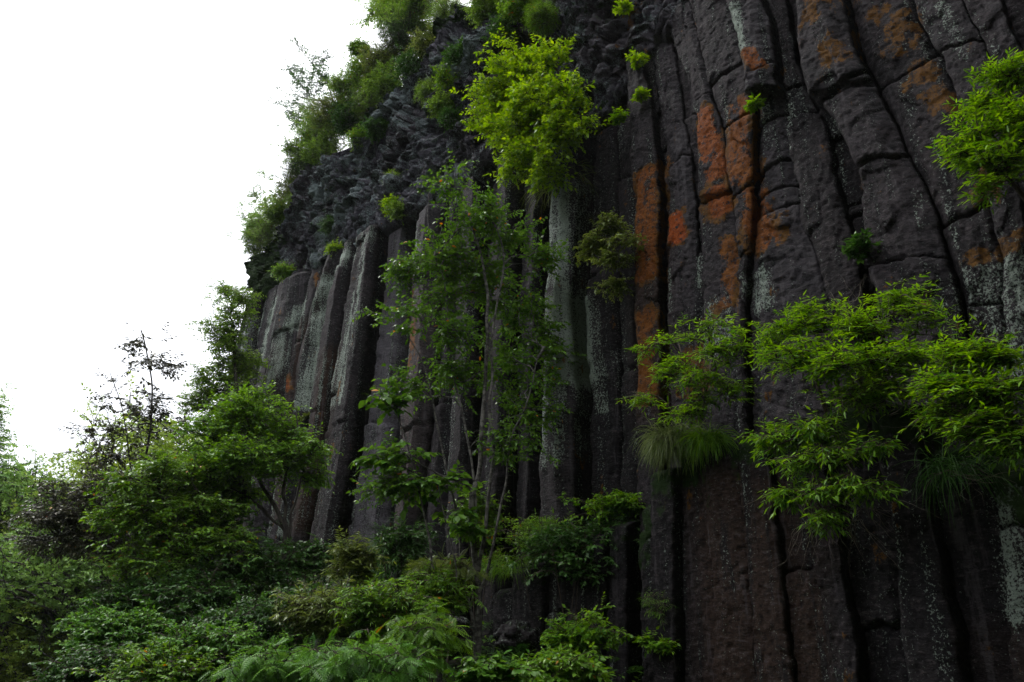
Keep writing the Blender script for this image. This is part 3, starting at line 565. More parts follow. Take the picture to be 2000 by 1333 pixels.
DENS = {'pinnate': 1.9, 'lance': 1.5}; SIZE = {'pinnate': .66, 'lance': .76}
def plant(name, label, cat, base, stems, blobs, tips, leaf, lsize, mat, bark, nl=12, sub=3, spray=0.35, seed=1, group=None, flat=0.75, stem_r=0.03,
          up=0.15, droop=0.25, twig_r=0.004, clump=0.55, stem_name='trunk', fol_name='crown', kid_branch=True, tintfn=None, hang=0.0, shell=0.1, zf=1.6, outl=.25):
    if 'bush' in name or 'tree' in name and name != 'forest_tree' or 'shrub' in name: clump = clump + (0 if name == 'bush' else .22); tips = int(tips * DENS.get(leaf, 1.45)); lsize *= SIZE.get(leaf, .74)
    """stems: world polylines; blobs: (centre, radii); a branch is led from the stems to every tip drawn in the blobs, sprays of leaves sit at the tips"""
    rng = np.random.RandomState(seed)
    root = bpy.data.objects.new(name, None); COL.objects.link(root); root.location = tuple(base); setp(root, label, cat, group)
    base = np.asarray(base, float)
    nodes = []; par = []; dirs = []; plen = []
    for si, st in enumerate(stems):
        r = stem_r[si] if isinstance(stem_r, (list, tuple)) else stem_r
        me, C, rad = stem_mesh(stem_name, [np.asarray(p) - base for p in st], r, seed=seed + si, sides=9)
        link(stem_name, me, bark, root)
        C = C + base
        for k in range(len(C)):
            if k < len(C) * 0.18 and len(stems) < 9 and hang == 0: continue
            nodes.append(C[k]); par.append(-1); dirs.append(norm(C[min(k + 1, len(C) - 1)] - C[max(k - 1, 0)])); plen.append(0.4 * np.linalg.norm(C[k] - C[0]))
    # tips
    vol = np.array([np.prod(b[1]) ** 0.75 for b in blobs]); vol /= vol.sum(); T = []
    cs = max(np.mean([np.mean(b[1]) for b in blobs]) * 0.55, 0.05)
    while len(T) < tips:
        m_ = 256; bi = rng.choice(len(blobs), m_, p=vol); d = norm(rng.normal(size=(m_, 3))); rr = rng.uniform(shell, 1, m_) ** 0.55 * np.where(rng.uniform(size=m_) < outl, rng.uniform(1, 1.75, m_), 1)
        c = np.array([blobs[k][0] for k in bi]); ra = np.array([blobs[k][1] for k in bi]); p = c + d * rr[:, None] * ra
        keep = vnoise(p / cs * np.array([1, 1, zf]) + seed * 3.3, seed) > rng.uniform(-1, 1, m_) * 0.5 - 0.6 + clump
        T += list(p[keep])
    T = np.array(T[:tips]); st_ = np.array(nodes)
    dd = np.array([np.min(((st_ - t) ** 2).sum(1)) for t in T]); T = T[np.argsort(dd)]
    cap = len(nodes) + tips * 4; NP = np.zeros((cap, 3)); PL = np.zeros(cap); n = len(nodes); NP[:n] = nodes; PL[:n] = plen
    PA = par + [0] * (cap - n); DI = np.zeros((cap, 3)); DI[:n] = dirs; ends = []; edir = []
    for t in T:
        v = t - NP[:n]; d = np.sqrt((v ** 2).sum(1)); cost = d + 0.55 * PL[:n] + 0.35 * np.maximum(0, -(v[:, 2])) ; j = int(np.argmin(cost)); L = d[j]
        if L < 1e-4: continue
        ctl = NP[j] + DI[j] * L * 0.25 + v[j] * 0.25 + np.array([0, 0, up * L]) + rng.normal(size=3) * L * 0.08
        prev = j; pp = NP[j]
        for f in (0.3, 0.6, 0.82, 1.0):
            q = (1 - f) ** 2 * NP[j] + 2 * f * (1 - f) * ctl + f * f * t + (rng.normal(size=3) * L * 0.02 if f < 1 else 0)
            NP[n] = q; PA[n] = prev; PL[n] = PL[prev] + np.linalg.norm(q - pp); DI[n] = norm(q - pp); prev = n; pp = q; n += 1
        ends.append(prev); edir.append(DI[prev])
    R2 = np.zeros(n)
    for e in ends: R2[e] += twig_r ** 2.2
    for k in range(n - 1, -1, -1):
        if PA[k] >= 0: R2[PA[k]] += R2[k]
    Rd = R2 ** (1 / 2.2)
    idx = np.array([k for k in range(n) if PA[k] >= 0]); pa = np.array([PA[k] for k in idx])
    lim = (max(stem_r) if isinstance(stem_r, (list, tuple)) else stem_r) * 0.6
    A, B, ra, rb = NP[pa], NP[idx], np.minimum(np.where(np.array([PA[p] for p in pa]) < 0, Rd[idx] * 1.1, Rd[pa]), lim), np.minimum(Rd[idx], lim)
    E = np.array(ends); ED = norm(np.array(edir) * 1.0 + 1e-6); EP = NP[E]
    # sprays: side twigs with leaves
    m_ = len(E); sd_ = norm(ED[:, None] * 0.9 + rng.normal(size=(m_, sub, 3)) * np.array([.75, .75, .75 * (1 - flat)]) + np.array([0, 0, -hang * 1.0]))
    sl_ = spray * rng.uniform(0.6, 1.25, (m_, sub)); P0 = np.repeat(EP[:, None], sub, 1) - ED[:, None] * (spray * rng.uniform(0, 1, (m_, sub)))[..., None]
    P1 = P0 + sd_ * sl_[..., None] + np.array([0, 0, -1.0]) * (droop * sl_ * 0.4)[..., None]
    tA, tB = P0.reshape(-1, 3), P1.reshape(-1, 3); tr = np.full(len(tA), twig_r * .8)
    bm_ = tubes_mesh('branches', np.concatenate([A, tA]) - base, np.concatenate([B, tB]) - base, np.concatenate([ra, tr]), np.concatenate([rb, tr * .5]), sides=4)
    link('branches', bm_, bark, root)
    tt = np.linspace(0.25, 1.0, nl)[None, None] + rng.uniform(-.06, .06, (m_, sub, nl)); lp = P0[:, :, None] + (P1 - P0)[:, :, None] * tt[..., None]
    td = norm(P1 - P0)[:, :, None]; side = norm(np.cross(td, np.array([0, 0, 1.0]) + 0 * td)); sg = np.where(np.arange(nl) % 2 == 0, 1.0, -1.0)[None, None, :, None]
    endf = (np.arange(nl) >= nl - 1)[None, None, :, None]
    ld = td * np.where(endf, 1.0, 0.55) + side * sg * np.where(endf, 0.1, 0.9) + rng.normal(size=(m_, sub, nl, 3)) * np.array([.32, .32, .32 * (1.15 - flat)]) + np.array([0, 0, -droop - hang * .5])
    uu = np.array([0, 0, 1.0]) + rng.normal(size=ld.shape) * (0.55 * (1.3 - flat))
    L = lsize * rng.uniform(0.6, 1.2, (m_, sub, nl)); tint = np.clip(rng.normal(0.45, 0.22, (m_, sub, nl)) + rng.normal(0, .15, (m_, 1, 1)), 0, .95)
    tint = np.where(rng.uniform(size=tint.shape) < 0.006, 1.0, tint)
    P = lp.reshape(-1, 3); fm = leaves_mesh(fol_name, leaf, P - base, ld.reshape(-1, 3), uu.reshape(-1, 3), L.ravel(), tint.ravel())
    link(fol_name, fm, mat, root)
    return root

B_DARK = bark_material('dark_bark', (0.014, 0.011, 0.009), (0.05, 0.042, 0.034))
B_PALE = bark_material('pale_bark', (0.014, 0.012, 0.010), (0.10, 0.095, 0.085), scale=9, zs=1.6)
B_TWIG = bark_material('twig_bark', (0.02, 0.013, 0.009), (0.06, 0.04, 0.028))
G_BRIGHT = leaf_material('yellow_green_leaf', (0.060, 0.145, 0.008), (0.235, 0.385, 0.022), trans=0.45)
G_SPRAY = leaf_material('spring_green_leaf', (0.036, 0.12, 0.007), (0.19, 0.36, 0.025), trans=0.4)
G_MID = leaf_material('mid_green_leaf', (0.045, 0.125, 0.010), (0.17, 0.31, 0.038), gloss=.3, warm=(0.35, 0.16, 0.03))
G_GLOSS = leaf_material('glossy_leaf', (0.034, 0.10, 0.010), (0.12, 0.24, 0.036), gloss=.24, trans=.3, warm=(0.45, 0.20, 0.03))
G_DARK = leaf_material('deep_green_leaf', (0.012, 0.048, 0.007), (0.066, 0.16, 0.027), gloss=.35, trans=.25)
G_BLUE = leaf_material('blue_green_leaf', (0.034, 0.12, 0.012), (0.14, 0.30, 0.045), gloss=.38, trans=.3)
G_PURP = leaf_material('purplish_leaf', (0.022, 0.026, 0.012), (0.085, 0.085, 0.045), gloss=.3, trans=.15, warm=(0.30, 0.12, 0.03))
G_RIDGE = leaf_material('ridge_green_leaf', (0.055, 0.125, 0.016), (0.19, 0.32, 0.05), trans=.35)
G_OLIVE = leaf_material('olive_leaf', (0.055, 0.095, 0.014), (0.18, 0.23, 0.05), trans=.3)
G_ROUND = leaf_material('light_green_leaf', (0.050, 0.14, 0.010), (0.17, 0.33, 0.04), gloss=.4, trans=.38)
G_GRASS = leaf_material('grass_blade', (0.05, 0.09, 0.02), (0.20, 0.24, 0.09), trans=.35)
G_FAR1 = leaf_material('far_leaf', (0.085, 0.19, 0.035), (0.26, 0.42, 0.10), gloss=.5, trans=.3)
G_FAR2 = leaf_material('far_yellow_leaf', (0.14, 0.24, 0.026), (0.34, 0.46, 0.08), gloss=.5, trans=.3)

def bl(L, depthY=None, o=None, ro=0):
    """blobs from photo pixels: (px, py, rx, ry, offset) at distance depthY, or at o metres in front of the wall"""
    out_ = []
    for (px, py, rx, ry, dd) in L:
        p = at(px, py, depthY + dd) if depthY is not None else wall(px, py, o + dd)
        k = mpp(p); out_.append((p, np.array([rx * k, max(rx, ry) * k * 0.8, ry * k])))
    return out_
def ln(pts, Y=None, o=None):
    return [at(x, y, Y + (z[0] if z else 0)) if Y is not None else wall(x, y, o + (z[0] if z else 0)) for x, y, *z in pts]

# --- shrubs growing out of the wall and on its ledges
W = lambda x, y, o: wall(x, y, o)
def wallplant(name, label, cat, rx, ry, o, blobs, tips, leaf, ls, mat, stems=None, rs=.80, **k):
    blobs = [(a, b, c * rs, d * rs, e) for a, b, c, d, e in blobs]
    root = W(rx, ry, o)
    sts = [ln(s, o=0) for s in stems] if stems else [[root, W(blobs[0][0], blobs[0][1], o + 0.3)]]
    return plant(name, label, cat, sts[0][0], sts, bl(blobs, o=o), tips, leaf, ls, mat, B_TWIG, **k)
wallplant('cliff_tree', 'bright yellow-green leafy tree growing out of the cliff below the lava crust', 'tree', 1075, 330, .3,
          [(1010, 130, 52, 42, .5), (1075, 115, 30, 26, .6), (975, 190, 48, 42, .6), (1050, 190, 55, 45, .7), (1105, 200, 42, 45, .6), (960, 240, 38, 32, .6), (1090, 255, 52, 36, .6), (1020, 260, 60, 36, .5), (1030, 305, 48, 26, .7), (1070, 300, 26, 30, .7), (1130, 235, 30, 26, .6), (1005, 330, 26, 16, .6), (1060, 345, 40, 16, .6)],
          520, 'ovate', .115, G_BRIGHT, [[(1075, 345, .1), (1060, 290, .4), (1040, 200, .6), (1030, 120, .6)], [(1075, 340, .1), (1100, 270, .5), (1110, 180, .6)], [(1072, 345, .1), (1010, 280, .5), (965, 220, .6)]], nl=8, sub=3, spray=.26, seed=3, stem_r=.035, clump=.42, rs=1.0, zf=1.2, flat=.5, outl=.4)
wallplant('ledge_shrub', 'broad feathery green shrub on the rock ledge under the orange stained columns', 'shrub', 1640, 860, .5,
          [(1530, 640, 60, 36, .7), (1600, 620, 60, 36, .6), (1680, 640, 60, 40, .7), (1740, 590, 60, 34, .5), (1790, 620, 50, 50, .5), (1560, 700, 80, 36, .9), (1660, 710, 100, 36, 1.0), (1760, 700, 70, 45, .8), (1700, 770, 120, 34, .8), (1500, 690, 36, 30, .7)],
          330, 'lance', .10, G_SPRAY, [[(1640, 880, .3), (1600, 760, .7), (1560, 660, .8)], [(1650, 880, .3), (1690, 740, .8), (1750, 600, .7)], [(1645, 880, .4), (1640, 760, .8), (1620, 640, .8)]], nl=7, sub=3, spray=.19, seed=5, flat=.85, droop=.0, up=.3, clump=.35)
wallplant('ledge_shrub', 'upright bright shrub on the ledge at the far right edge of the cliff', 'shrub', 1900, 900, .6,
          [(1850, 640, 14, 20, .9), (1865, 690, 42, 26, .9), (1930, 690, 50, 30, .9), (1850, 750, 52, 36, 1.0), (1930, 760, 70, 36, 1.0), (1840, 810, 50, 26, 1.0), (1930, 830, 75, 34, 1.0), (1985, 860, 50, 36, 1.0)],
          240, 'lance', .105, G_SPRAY, [[(1900, 910, .5), (1870, 760, .9), (1850, 640, .9)], [(1905, 910, .5), (1930, 780, 1.), (1940, 680, .9)], [(1905, 910, .5), (1970, 820, 1.)]], nl=7, sub=3, spray=.20, seed=7, flat=.8, droop=.0, up=.3, clump=.35)
wallplant('cliff_shrub', 'bright green shrub leaning in from the right edge high on the cliff', 'shrub', 2030, 420, .2,
          [(1970, 150, 46, 30, .6), (1920, 210, 40, 26, .6), (1985, 230, 60, 40, .6), (1900, 260, 48, 22, .7), (1880, 310, 42, 22, .7), (1950, 310, 60, 34, .7), (1930, 360, 44, 24, .7), (1870, 290, 26, 18, .7), (2050, 250, 60, 90, .5)],
          250, 'lance', .108, G_SPRAY, [[(2050, 450, .1), (2010, 330, .5), (1970, 180, .6)], [(2050, 450, .1), (1980, 360, .6), (1900, 290, .7)]], nl=7, sub=3, spray=.20, seed=9, flat=.8, droop=.03, clump=.35)
wallplant('ledge_shrub', 'open shrub with arching twigs above the hanging grass tuft', 'shrub', 1350, 840, .5,
          [(1390, 640, 50, 26, .6), (1320, 660, 40, 22, .7), (1260, 680, 36, 20, .7), (1310, 720, 50, 26, .8), (1410, 690, 46, 30, .7), (1250, 780, 44, 18, .8), (1370, 750, 60, 34, .8), (1440, 670, 34, 24, .6), (1420, 760, 40, 40, .6), (1340, 800, 60, 26, .8)],
          125, 'lance', .105, G_SPRAY, [[(1352, 860, .4), (1345, 760, .7), (1320, 650, .7)], [(1354, 860, .4), (1385, 740, .7), (1400, 630, .6)], [(1350, 860, .4), (1290, 780, .8), (1230, 775, .8)]], nl=7, sub=3, spray=.20, seed=11, flat=.85, droop=.0, up=.3, stem_r=.018, clump=.45)
wallplant('hanging_shrub', 'shrub hanging over the ledge edge above smooth brown columns, bare roots below', 'shrub', 1600, 840, .9,
          [(1530, 850, 60, 22, .5), (1600, 840, 60, 22, .5), (1640, 880, 60, 24, .5), (1560, 900, 60, 26, .6), (1540, 960, 46, 26, .6), (1620, 950, 60, 28, .6), (1700, 950, 50, 16, .5), (1610, 1010, 44, 20, .5), (1720, 870, 34, 14, .5), (1500, 875, 30, 12, .6)],
          165, 'lance', .105, G_SPRAY, [[(1610, 830, .7), (1600, 890, 1.4), (1580, 960, 1.5)], [(1615, 830, .7), (1650, 900, 1.4), (1690, 945, 1.4)], [(1610, 830, .7), (1570, 850, 1.4), (1520, 870, 1.5)]], nl=7, sub=3, spray=.17, seed=13, flat=.6, droop=.25, hang=.15, stem_r=.016, clump=.4)
wallplant('cliff_shrub', 'yellowish small shrub beside the pale streaked column', 'shrub', 1200, 540, .05,
          [(1190, 440, 36, 22, .4), (1220, 470, 34, 20, .4), (1170, 470, 40, 18, .4), (1205, 505, 40, 18, .4), (1150, 490, 26, 10, .4), (1200, 560, 34, 20, .3)], 110, 'ovate', .085, G_OLIVE, [[(1200, 575, .02), (1198, 520, .2), (1190, 440, .4)]], nl=7, sub=3, spray=.18, seed=15, stem_r=.014)
for i, (x, y, r, lab) in enumerate([(1245, 115, 20, 'small pale shrub sprouting from the lava crust above the columns'), (1253, 187, 13, 'tiny yellow plant at the top of the column nearest the crust'), (1208, 228, 17, 'small green tuft beside the crown of the bright cliff tree'),
                                    (1217, 14, 16, 'yellow-green sprig high on the crust at the top edge'), (1475, 203, 10, 'single green sprig in the crack beside the broken column'), (1680, 480, 30, 'dark little shrub in the joint between two wide columns'),
                                    (1285, 1180, 34, 'small grassy shrub on the dark mossy wall of the low block'), (1265, 1250, 16, 'small leafy sprig low on the dark column'), (1300, 1262, 20, 'second leafy sprig beside a dry pale streak low on the wall'),
                                    (525, 742, 16, 'round green tuft on the grey column at the far corner'), (600, 812, 10, 'moss tuft on the fluted columns behind the round-crowned tree')]):
    col = [G_BRIGHT, G_BRIGHT, G_SPRAY, G_BRIGHT, G_SPRAY, G_DARK, G_MID, G_SPRAY, G_SPRAY, G_RIDGE, G_OLIVE][i]
    oo = .9 if 6 <= i <= 8 else .25
    wallplant('rock_plant', lab, 'plant', x, y + r, oo - .1, [(x, y, r, r * .8, .15)], max(14, int(r * 1.6)), 'ovate' if i not in (6, 9) else 'needle', .07 if i not in (9, 10) else .1, col, nl=6, sub=2, spray=.10, seed=40 + i, stem_r=.006, fol_name='leaves', stem_name='stem')
print('wall plants', round(time.time() - T0, 1))

# --- bare roots and dead twigs
def tangle(host_label, part, starts, n, length, seed, down=.5, r=.0028):
    host = [o for o in COL.objects if o.get('label') == host_label][0]; rng = np.random.RandomState(seed); b = np.array(host.location); A = []; B = []; ra = []
    for _ in range(n):
        x, y, o_ = starts[rng.randint(len(starts))]; p = W(x + rng.uniform(-30, 30), y + rng.uniform(-15, 15), o_); d = norm(rng.normal(size=3) * np.array([1, 1, .5]) + np.array([0, -.3, -down])); L = length * rng.uniform(.4, 1.2); rr = r * rng.uniform(.5, 1.3)
        for k in range(9):
            d = norm(d + rng.normal(size=3) * .3 + np.array([0, 0, -down * .25])); q = p + d * L / 9; A.append(p - d * rr); B.append(q); ra.append(rr * (1 - k / 11)); p = q
    ra = np.array(ra); link(part, tubes_mesh(part, np.array(A) - b, np.array(B) - b, ra, ra * .92, sides=4), B_ROOT, host)
B_ROOT = bark_material('dry_root', (0.05, 0.04, 0.03), (0.16, 0.13, 0.10))
tangle('shrub hanging over the ledge edge above smooth brown columns, bare roots below', 'roots', [(1560, 960, 1.2), (1620, 980, 1.2), (1680, 960, 1.2), (1600, 1020, 1.1), (1660, 1010, 1.1)], 70, .62, 1)
tangle('open shrub with arching twigs above the hanging grass tuft', 'dead_twigs', [(1340, 720, 1.2), (1300, 740, 1.2), (1400, 740, 1.2), (1300, 860, 1.1)], 26, .5, 2, down=-.2)
tangle('broad feathery green shrub on the rock ledge under the orange stained columns', 'dead_twigs', [(1640, 620, 1.1), (1700, 620, 1.1), (1560, 780, 1.3), (1720, 800, 1.3)], 26, .6, 3, down=-.4)
tangle('upright bright shrub on the ledge at the far right edge of the cliff', 'dead_twigs', [(1880, 800, 1.3), (1900, 900, 1.0), (1880, 930, 1.0)], 26, .6, 4, down=.2)
def boulder(label, x, y, Y, rx, rz, seed):
    c = at(x, y, Y); k = mpp(c); u, v = np.meshgrid(np.linspace(0, 2 * math.pi, 61), np.linspace(0.02, math.pi - .02, 34)); D = np.stack([np.cos(u) * np.sin(v), np.sin(u) * np.sin(v), np.cos(v)], -1)
    D[:, -1] = D[:, 0]; f1, f2, idr, _ = worley(D * 1.6 + seed, seed); r = .78 + .3 * (idr - .5) + .25 * (1 - f1) + .06 * fbm(D * 5 + seed, 3, seed); V = D * r[..., None] * np.array([rx, rx, rz]) * k
    zr = np.zeros(V.shape[0] * V.shape[1]); o = link('boulder', mesh('boulder', V.reshape(-1, 3), grid_faces(34, 61), dict(orange=zr, pale=zr + .35, brown=zr, moss=np.clip(.3 + D[..., 2].ravel() * .3, 0, 1) * .8, tone=zr + .2)), M_COL)
    o.location = tuple(c); setp(o, label, 'boulder')
boulder('grey lichen-spotted boulder between the stems of the slender tree and the bushes', 880, 1250, 11.3, 60, 40, 3)
boulder('pale flat boulder leaning on the low mossy rock block', 1010, 1245, 11.2, 50, 34, 6)

# --- free standing trees
def freetree(name, label, Y, stems, blobs, tips, leaf, ls, mat, bark=B_DARK, **k):
    sts = [ln(s, Y=Y) for s in stems]
    b = sts[0][0].copy(); gz = float(ground_z(np.array(b[0]), np.array(b[1])))
    for st in sts:
        if st[0][2] > gz and np.linalg.norm(st[0] - b) < .8: st.insert(0, np.array([b[0] * .7 + st[0][0] * .3, b[1], gz - .1]))
    b[2] = gz
    return plant(name, label, k.pop('cat', 'tree'), b, sts, bl(blobs, depthY=Y), tips, leaf, ls, mat, bark, **k)
freetree('slender_tree', 'tall slender tree with several pale mottled stems in front of the columns', 10.6,
         [[(930, 1300), (928, 1150), (925, 1000), (935, 880), (945, 720), (955, 600), (930, 480), (905, 380)], [(932, 1180), (945, 1050), (960, 900), (958, 760), (965, 640), (985, 500), (960, 420)],
          [(928, 1250), (905, 1120), (890, 1010), (870, 900), (850, 800), (830, 720), (800, 660)], [(935, 1160), (960, 1080), (985, 950), (1000, 860), (1030, 780), (1050, 700)], [(925, 1080), (930, 960), (905, 820), (880, 700), (870, 560), (850, 500)]],
         [(880, 350, 40, 34, 0), (930, 420, 70, 45, 0), (870, 500, 60, 40, .3), (790, 530, 46, 28, 0), (940, 540, 70, 40, .3), (780, 620, 56, 24, -.3), (860, 590, 60, 26, .2), (880, 650, 60, 28, 0), (1000, 470, 50, 40, .5), (1060, 500, 36, 30, .3), (1010, 600, 60, 50, .6), (1060, 680, 56, 60, .5), (1000, 720, 60, 50, .5), (790, 750, 50, 22, -.3), (1040, 790, 60, 40, .4), (900, 730, 60, 34, .3), (770, 890, 44, 24, -.3), (760, 940, 60, 22, -.4), (720, 960, 36, 10, -.4), (1000, 860, 60, 40, .2)],
         600, 'ovate', .10, G_GLOSS, B_PALE, nl=8, sub=3, spray=.27, seed=21, stem_r=[.05, .032, .024, .022, .02], clump=.35, twig_r=.0028, zf=1.0, flat=.45, shell=0, outl=.4)
freetree('sapling', 'thin leaning sapling with big glossy leaves beside the grey lit column', 10.2, [[(860, 1250), (850, 1130), (825, 1000), (800, 880), (775, 800)], [(858, 1240), (890, 1130), (870, 1010), (850, 940)]],
         [(770, 780, 40, 22, 0), (790, 880, 46, 26, 0), (735, 900, 36, 22, 0), (830, 950, 46, 22, 0), (900, 940, 40, 30, .2), (910, 1010, 44, 30, .2)], 80, 'round', .13, G_GLOSS, B_PALE, nl=6, sub=2, spray=.24, seed=23, stem_r=[.022, .018])
freetree('round_tree', 'rounded light green tree with dark forked trunk at the foot of the far columns', 13.2,
         [[(562, 1068), (545, 1010), (520, 960), (490, 900), (470, 830)], [(562, 1068), (555, 1000), (560, 930), (575, 850), (580, 800)], [(560, 1068), (520, 1010), (470, 950), (420, 890), (400, 830)], [(563, 1060), (575, 980), (600, 900), (620, 870)]],
         [(480, 810, 60, 36, 0), (420, 840, 60, 36, 0), (540, 840, 60, 36, .2), (590, 880, 50, 28, 0), (400, 890, 56, 40, 0), (470, 890, 80, 40, -.4), (550, 900, 60, 34, 0), (390, 950, 60, 40, 0), (460, 960, 60, 36, .2), (500, 780, 40, 24, .3), (610, 930, 36, 20, .2)],
         900, 'ovate', .095, G_ROUND, B_DARK, nl=8, sub=3, spray=.26, seed=25, stem_r=[.05, .04, .035, .025], clump=.2, zf=1.3, flat=.6, twig_r=.004)
freetree('sparse_tree', 'tall bare-topped tree with sparse dull leaves against the white sky', 14.5,
         [[(225, 1180), (245, 1060), (270, 960), (290, 860), (300, 760), (276, 645)], [(240, 1100), (262, 1000), (255, 900), (240, 800), (215, 730)], [(250, 1050), (235, 960), (200, 880), (170, 850)]],
         [(275, 675, 34, 30, 0), (285, 720, 40, 30, 0), (320, 710, 36, 26, 0), (240, 740, 36, 30, 0), (210, 780, 34, 28, 0), (300, 790, 60, 30, 0), (185, 840, 36, 22, 0), (250, 850, 56, 30, 0), (330, 830, 40, 34, 0), (230, 900, 60, 26, 0)],
         105, 'ovate', .12, G_PURP, B_DARK, nl=8, sub=3, spray=.30, seed=27, stem_r=[.042, .022, .016], clump=.8, twig_r=.0016)
freetree('leaning_tree', 'dark bushy tree with purplish drooping branches reaching over the valley', 13.0,
         [[(235, 1190), (262, 1080), (290, 1000), (320, 940), (350, 880)], [(240, 1150), (210, 1060), (160, 1000), (110, 980)], [(250, 1100), (200, 1040), (120, 1050)]],
         [(110, 960, 50, 22, 0), (80, 1010, 60, 24, -.2), (150, 1010, 60, 34, 0), (200, 960, 60, 34, .2), (120, 1060, 70, 26, 0), (210, 1060, 60, 34, 0)], 330, 'ovate', .095, G_PURP, B_DARK, nl=7, sub=3, spray=.28, seed=29, stem_r=[.05, .03, .025], clump=.5)
freetree('leafy_tree', 'olive-green leafy tree speckled with orange leaves, left of the round-crowned tree', 12.4,
         [[(330, 1200), (335, 1090), (320, 1000), (300, 920)], [(335, 1120), (380, 1030), (400, 960)]],
         [(250, 950, 60, 34, 0), (330, 920, 60, 40, 0), (230, 1010, 60, 34, 0), (300, 1000, 70, 45, 0), (390, 1010, 80, 45, 0), (340, 1080, 90, 45, 0), (440, 1070, 70, 45, 0), (270, 1110, 60, 45, 0)], 620, 'ovate', .10, G_MID, B_DARK, nl=8, sub=3, spray=.26, seed=31, stem_r=[.05, .035], clump=.35)
freetree('corner_tree', 'tree peeping out behind the far corner of the columns against the sky', 19.5,
         [[(480, 1000), (470, 850), (455, 700), (450, 620)]], [(460, 620, 34, 26, 0), (430, 650, 34, 20, 0), (450, 680, 36, 40, 0), (420, 740, 44, 34, 0), (470, 720, 40, 40, .5), (400, 790, 46, 34, 0), (440, 570, 30, 18, 0), (395, 630, 20, 8, 0), (480, 590, 30, 24, .3)], 420, 'ovate', .12, G_RIDGE, B_DARK, nl=7, sub=3, spray=.3, seed=33, stem_r=.08, clump=.5)
freetree('edge_tree', 'dark narrow tree cut off by the left edge beyond the valley', 24, [[(-30, 1200), (-28, 1000), (-25, 850), (-22, 740)]],
         [(-22, 800, 24, 40, 0), (-20, 860, 34, 40, 0), (-20, 930, 40, 50, 0), (-30, 1010, 60, 60, 0)], 380, 'ovate', .16, G_FAR1, B_DARK, nl=7, sub=3, spray=.45, seed=35, stem_r=.12, clump=.4)
print('trees', round(time.time() - T0, 1))

# --- bushes on the slope in front of the cliff
BUSH = [ # label, Y, px, py(top centre), rx, ry, leaf, size, material, tips
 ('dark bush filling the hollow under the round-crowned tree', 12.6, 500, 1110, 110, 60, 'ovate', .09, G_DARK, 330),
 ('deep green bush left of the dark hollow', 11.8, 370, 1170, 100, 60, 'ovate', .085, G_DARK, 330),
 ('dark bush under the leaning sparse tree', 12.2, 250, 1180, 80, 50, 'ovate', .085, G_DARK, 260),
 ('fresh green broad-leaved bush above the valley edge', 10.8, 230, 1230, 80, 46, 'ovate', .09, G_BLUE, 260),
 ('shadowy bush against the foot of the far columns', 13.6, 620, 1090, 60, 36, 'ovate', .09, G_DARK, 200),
 ('pale-leaved willowy shrub in front of the lit grey column', 11.0, 690, 1090, 40, 46, 'lance', .12, G_OLIVE, 110),
 ('pale green shrub with small leaves on the middle slope', 9.6, 640, 1190, 90, 46, 'lance', .10, G_OLIVE, 260),
 ('light green shrub beneath the stems of the slender tree', 9.2, 760, 1180, 70, 46, 'lance', .10, G_MID, 240),
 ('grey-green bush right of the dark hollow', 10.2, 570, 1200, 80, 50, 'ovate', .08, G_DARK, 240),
 ('green bush beside the base of the slender tree', 10.2, 850, 1150, 60, 40, 'lance', .11, G_MID, 190),
 ('bright small-leaved bush at the lower edge under the dark hollow', 9.0, 420, 1270, 100, 46, 'ovate', .075, G_BLUE, 330),
 ('wide feathery bush in the middle of the lower edge', 8.2, 570, 1300, 100, 40, 'pinnate', .24, G_BLUE, 130),
 ('bright feathery bush spreading before the slender tree base', 7.8, 720, 1290, 110, 44, 'pinnate', .24, G_BLUE, 150),
 ('large-leaved feathery bush left of the slender tree base', 8.4, 830, 1240, 60, 46, 'pinnate', .26, G_MID, 80),
 ('low leafy bush at the corner above the valley', 9.4, 200, 1300, 90, 44, 'ovate', .075, G_DARK, 260),
 ('low dark bush at the lower edge', 8.6, 320, 1310, 100, 40, 'ovate', .07, G_MID, 260),
 ('leafy bush at the lower edge right of the slender tree', 8.6, 1080, 1310, 90, 30, 'ovate', .10, G_MID, 170),
 ('spreading shrub before the low mossy rock', 9.4, 1130, 1230, 66, 34, 'ovate', .09, G_SPRAY, 110),
 ('small broad-leaved shrub at the lower edge between stems', 8.0, 960, 1310, 50, 24, 'round', .13, G_GLOSS, 50),
 ('fine fern-like shrub on top of the low mossy rock', 11.2, 1060, 1045, 90, 34, 'lance', .09, G_MID, 150),
 ('drooping shrub along the mossy rock rim', 10.6, 1200, 985, 66, 22, 'ovate', .08, G_SPRAY, 120),
 ('dim shrub clinging to the front of the low mossy rock', 10.6, 1120, 1075, 90, 46, 'ovate', .09, G_DARK, 200),
 ('dark shrub in the corner where the low mossy rock meets the tall dark column', 10.6, 1215, 1030, 60, 40, 'ovate', .085, G_DARK, 170),
 ('yellow-green fern bed on the slope by the slender tree', 10.6, 870, 1110, 60, 26, 'pinnate', .26, G_OLIVE, 80),
 ('dark ivy-like bush between slender tree and columns', 12.2, 930, 1000, 50, 60, 'ovate', .09, G_MID, 120),
 ('bush behind the pale-leaved shrub at the column feet', 12.4, 780, 1060, 60, 40, 'lance', .12, G_DARK, 130),
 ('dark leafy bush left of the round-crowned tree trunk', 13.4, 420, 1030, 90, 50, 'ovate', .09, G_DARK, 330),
 ('shadowed bush reaching down toward the bright small-leaved one', 9.8, 480, 1230, 110, 50, 'ovate', .075, G_DARK, 330),
]
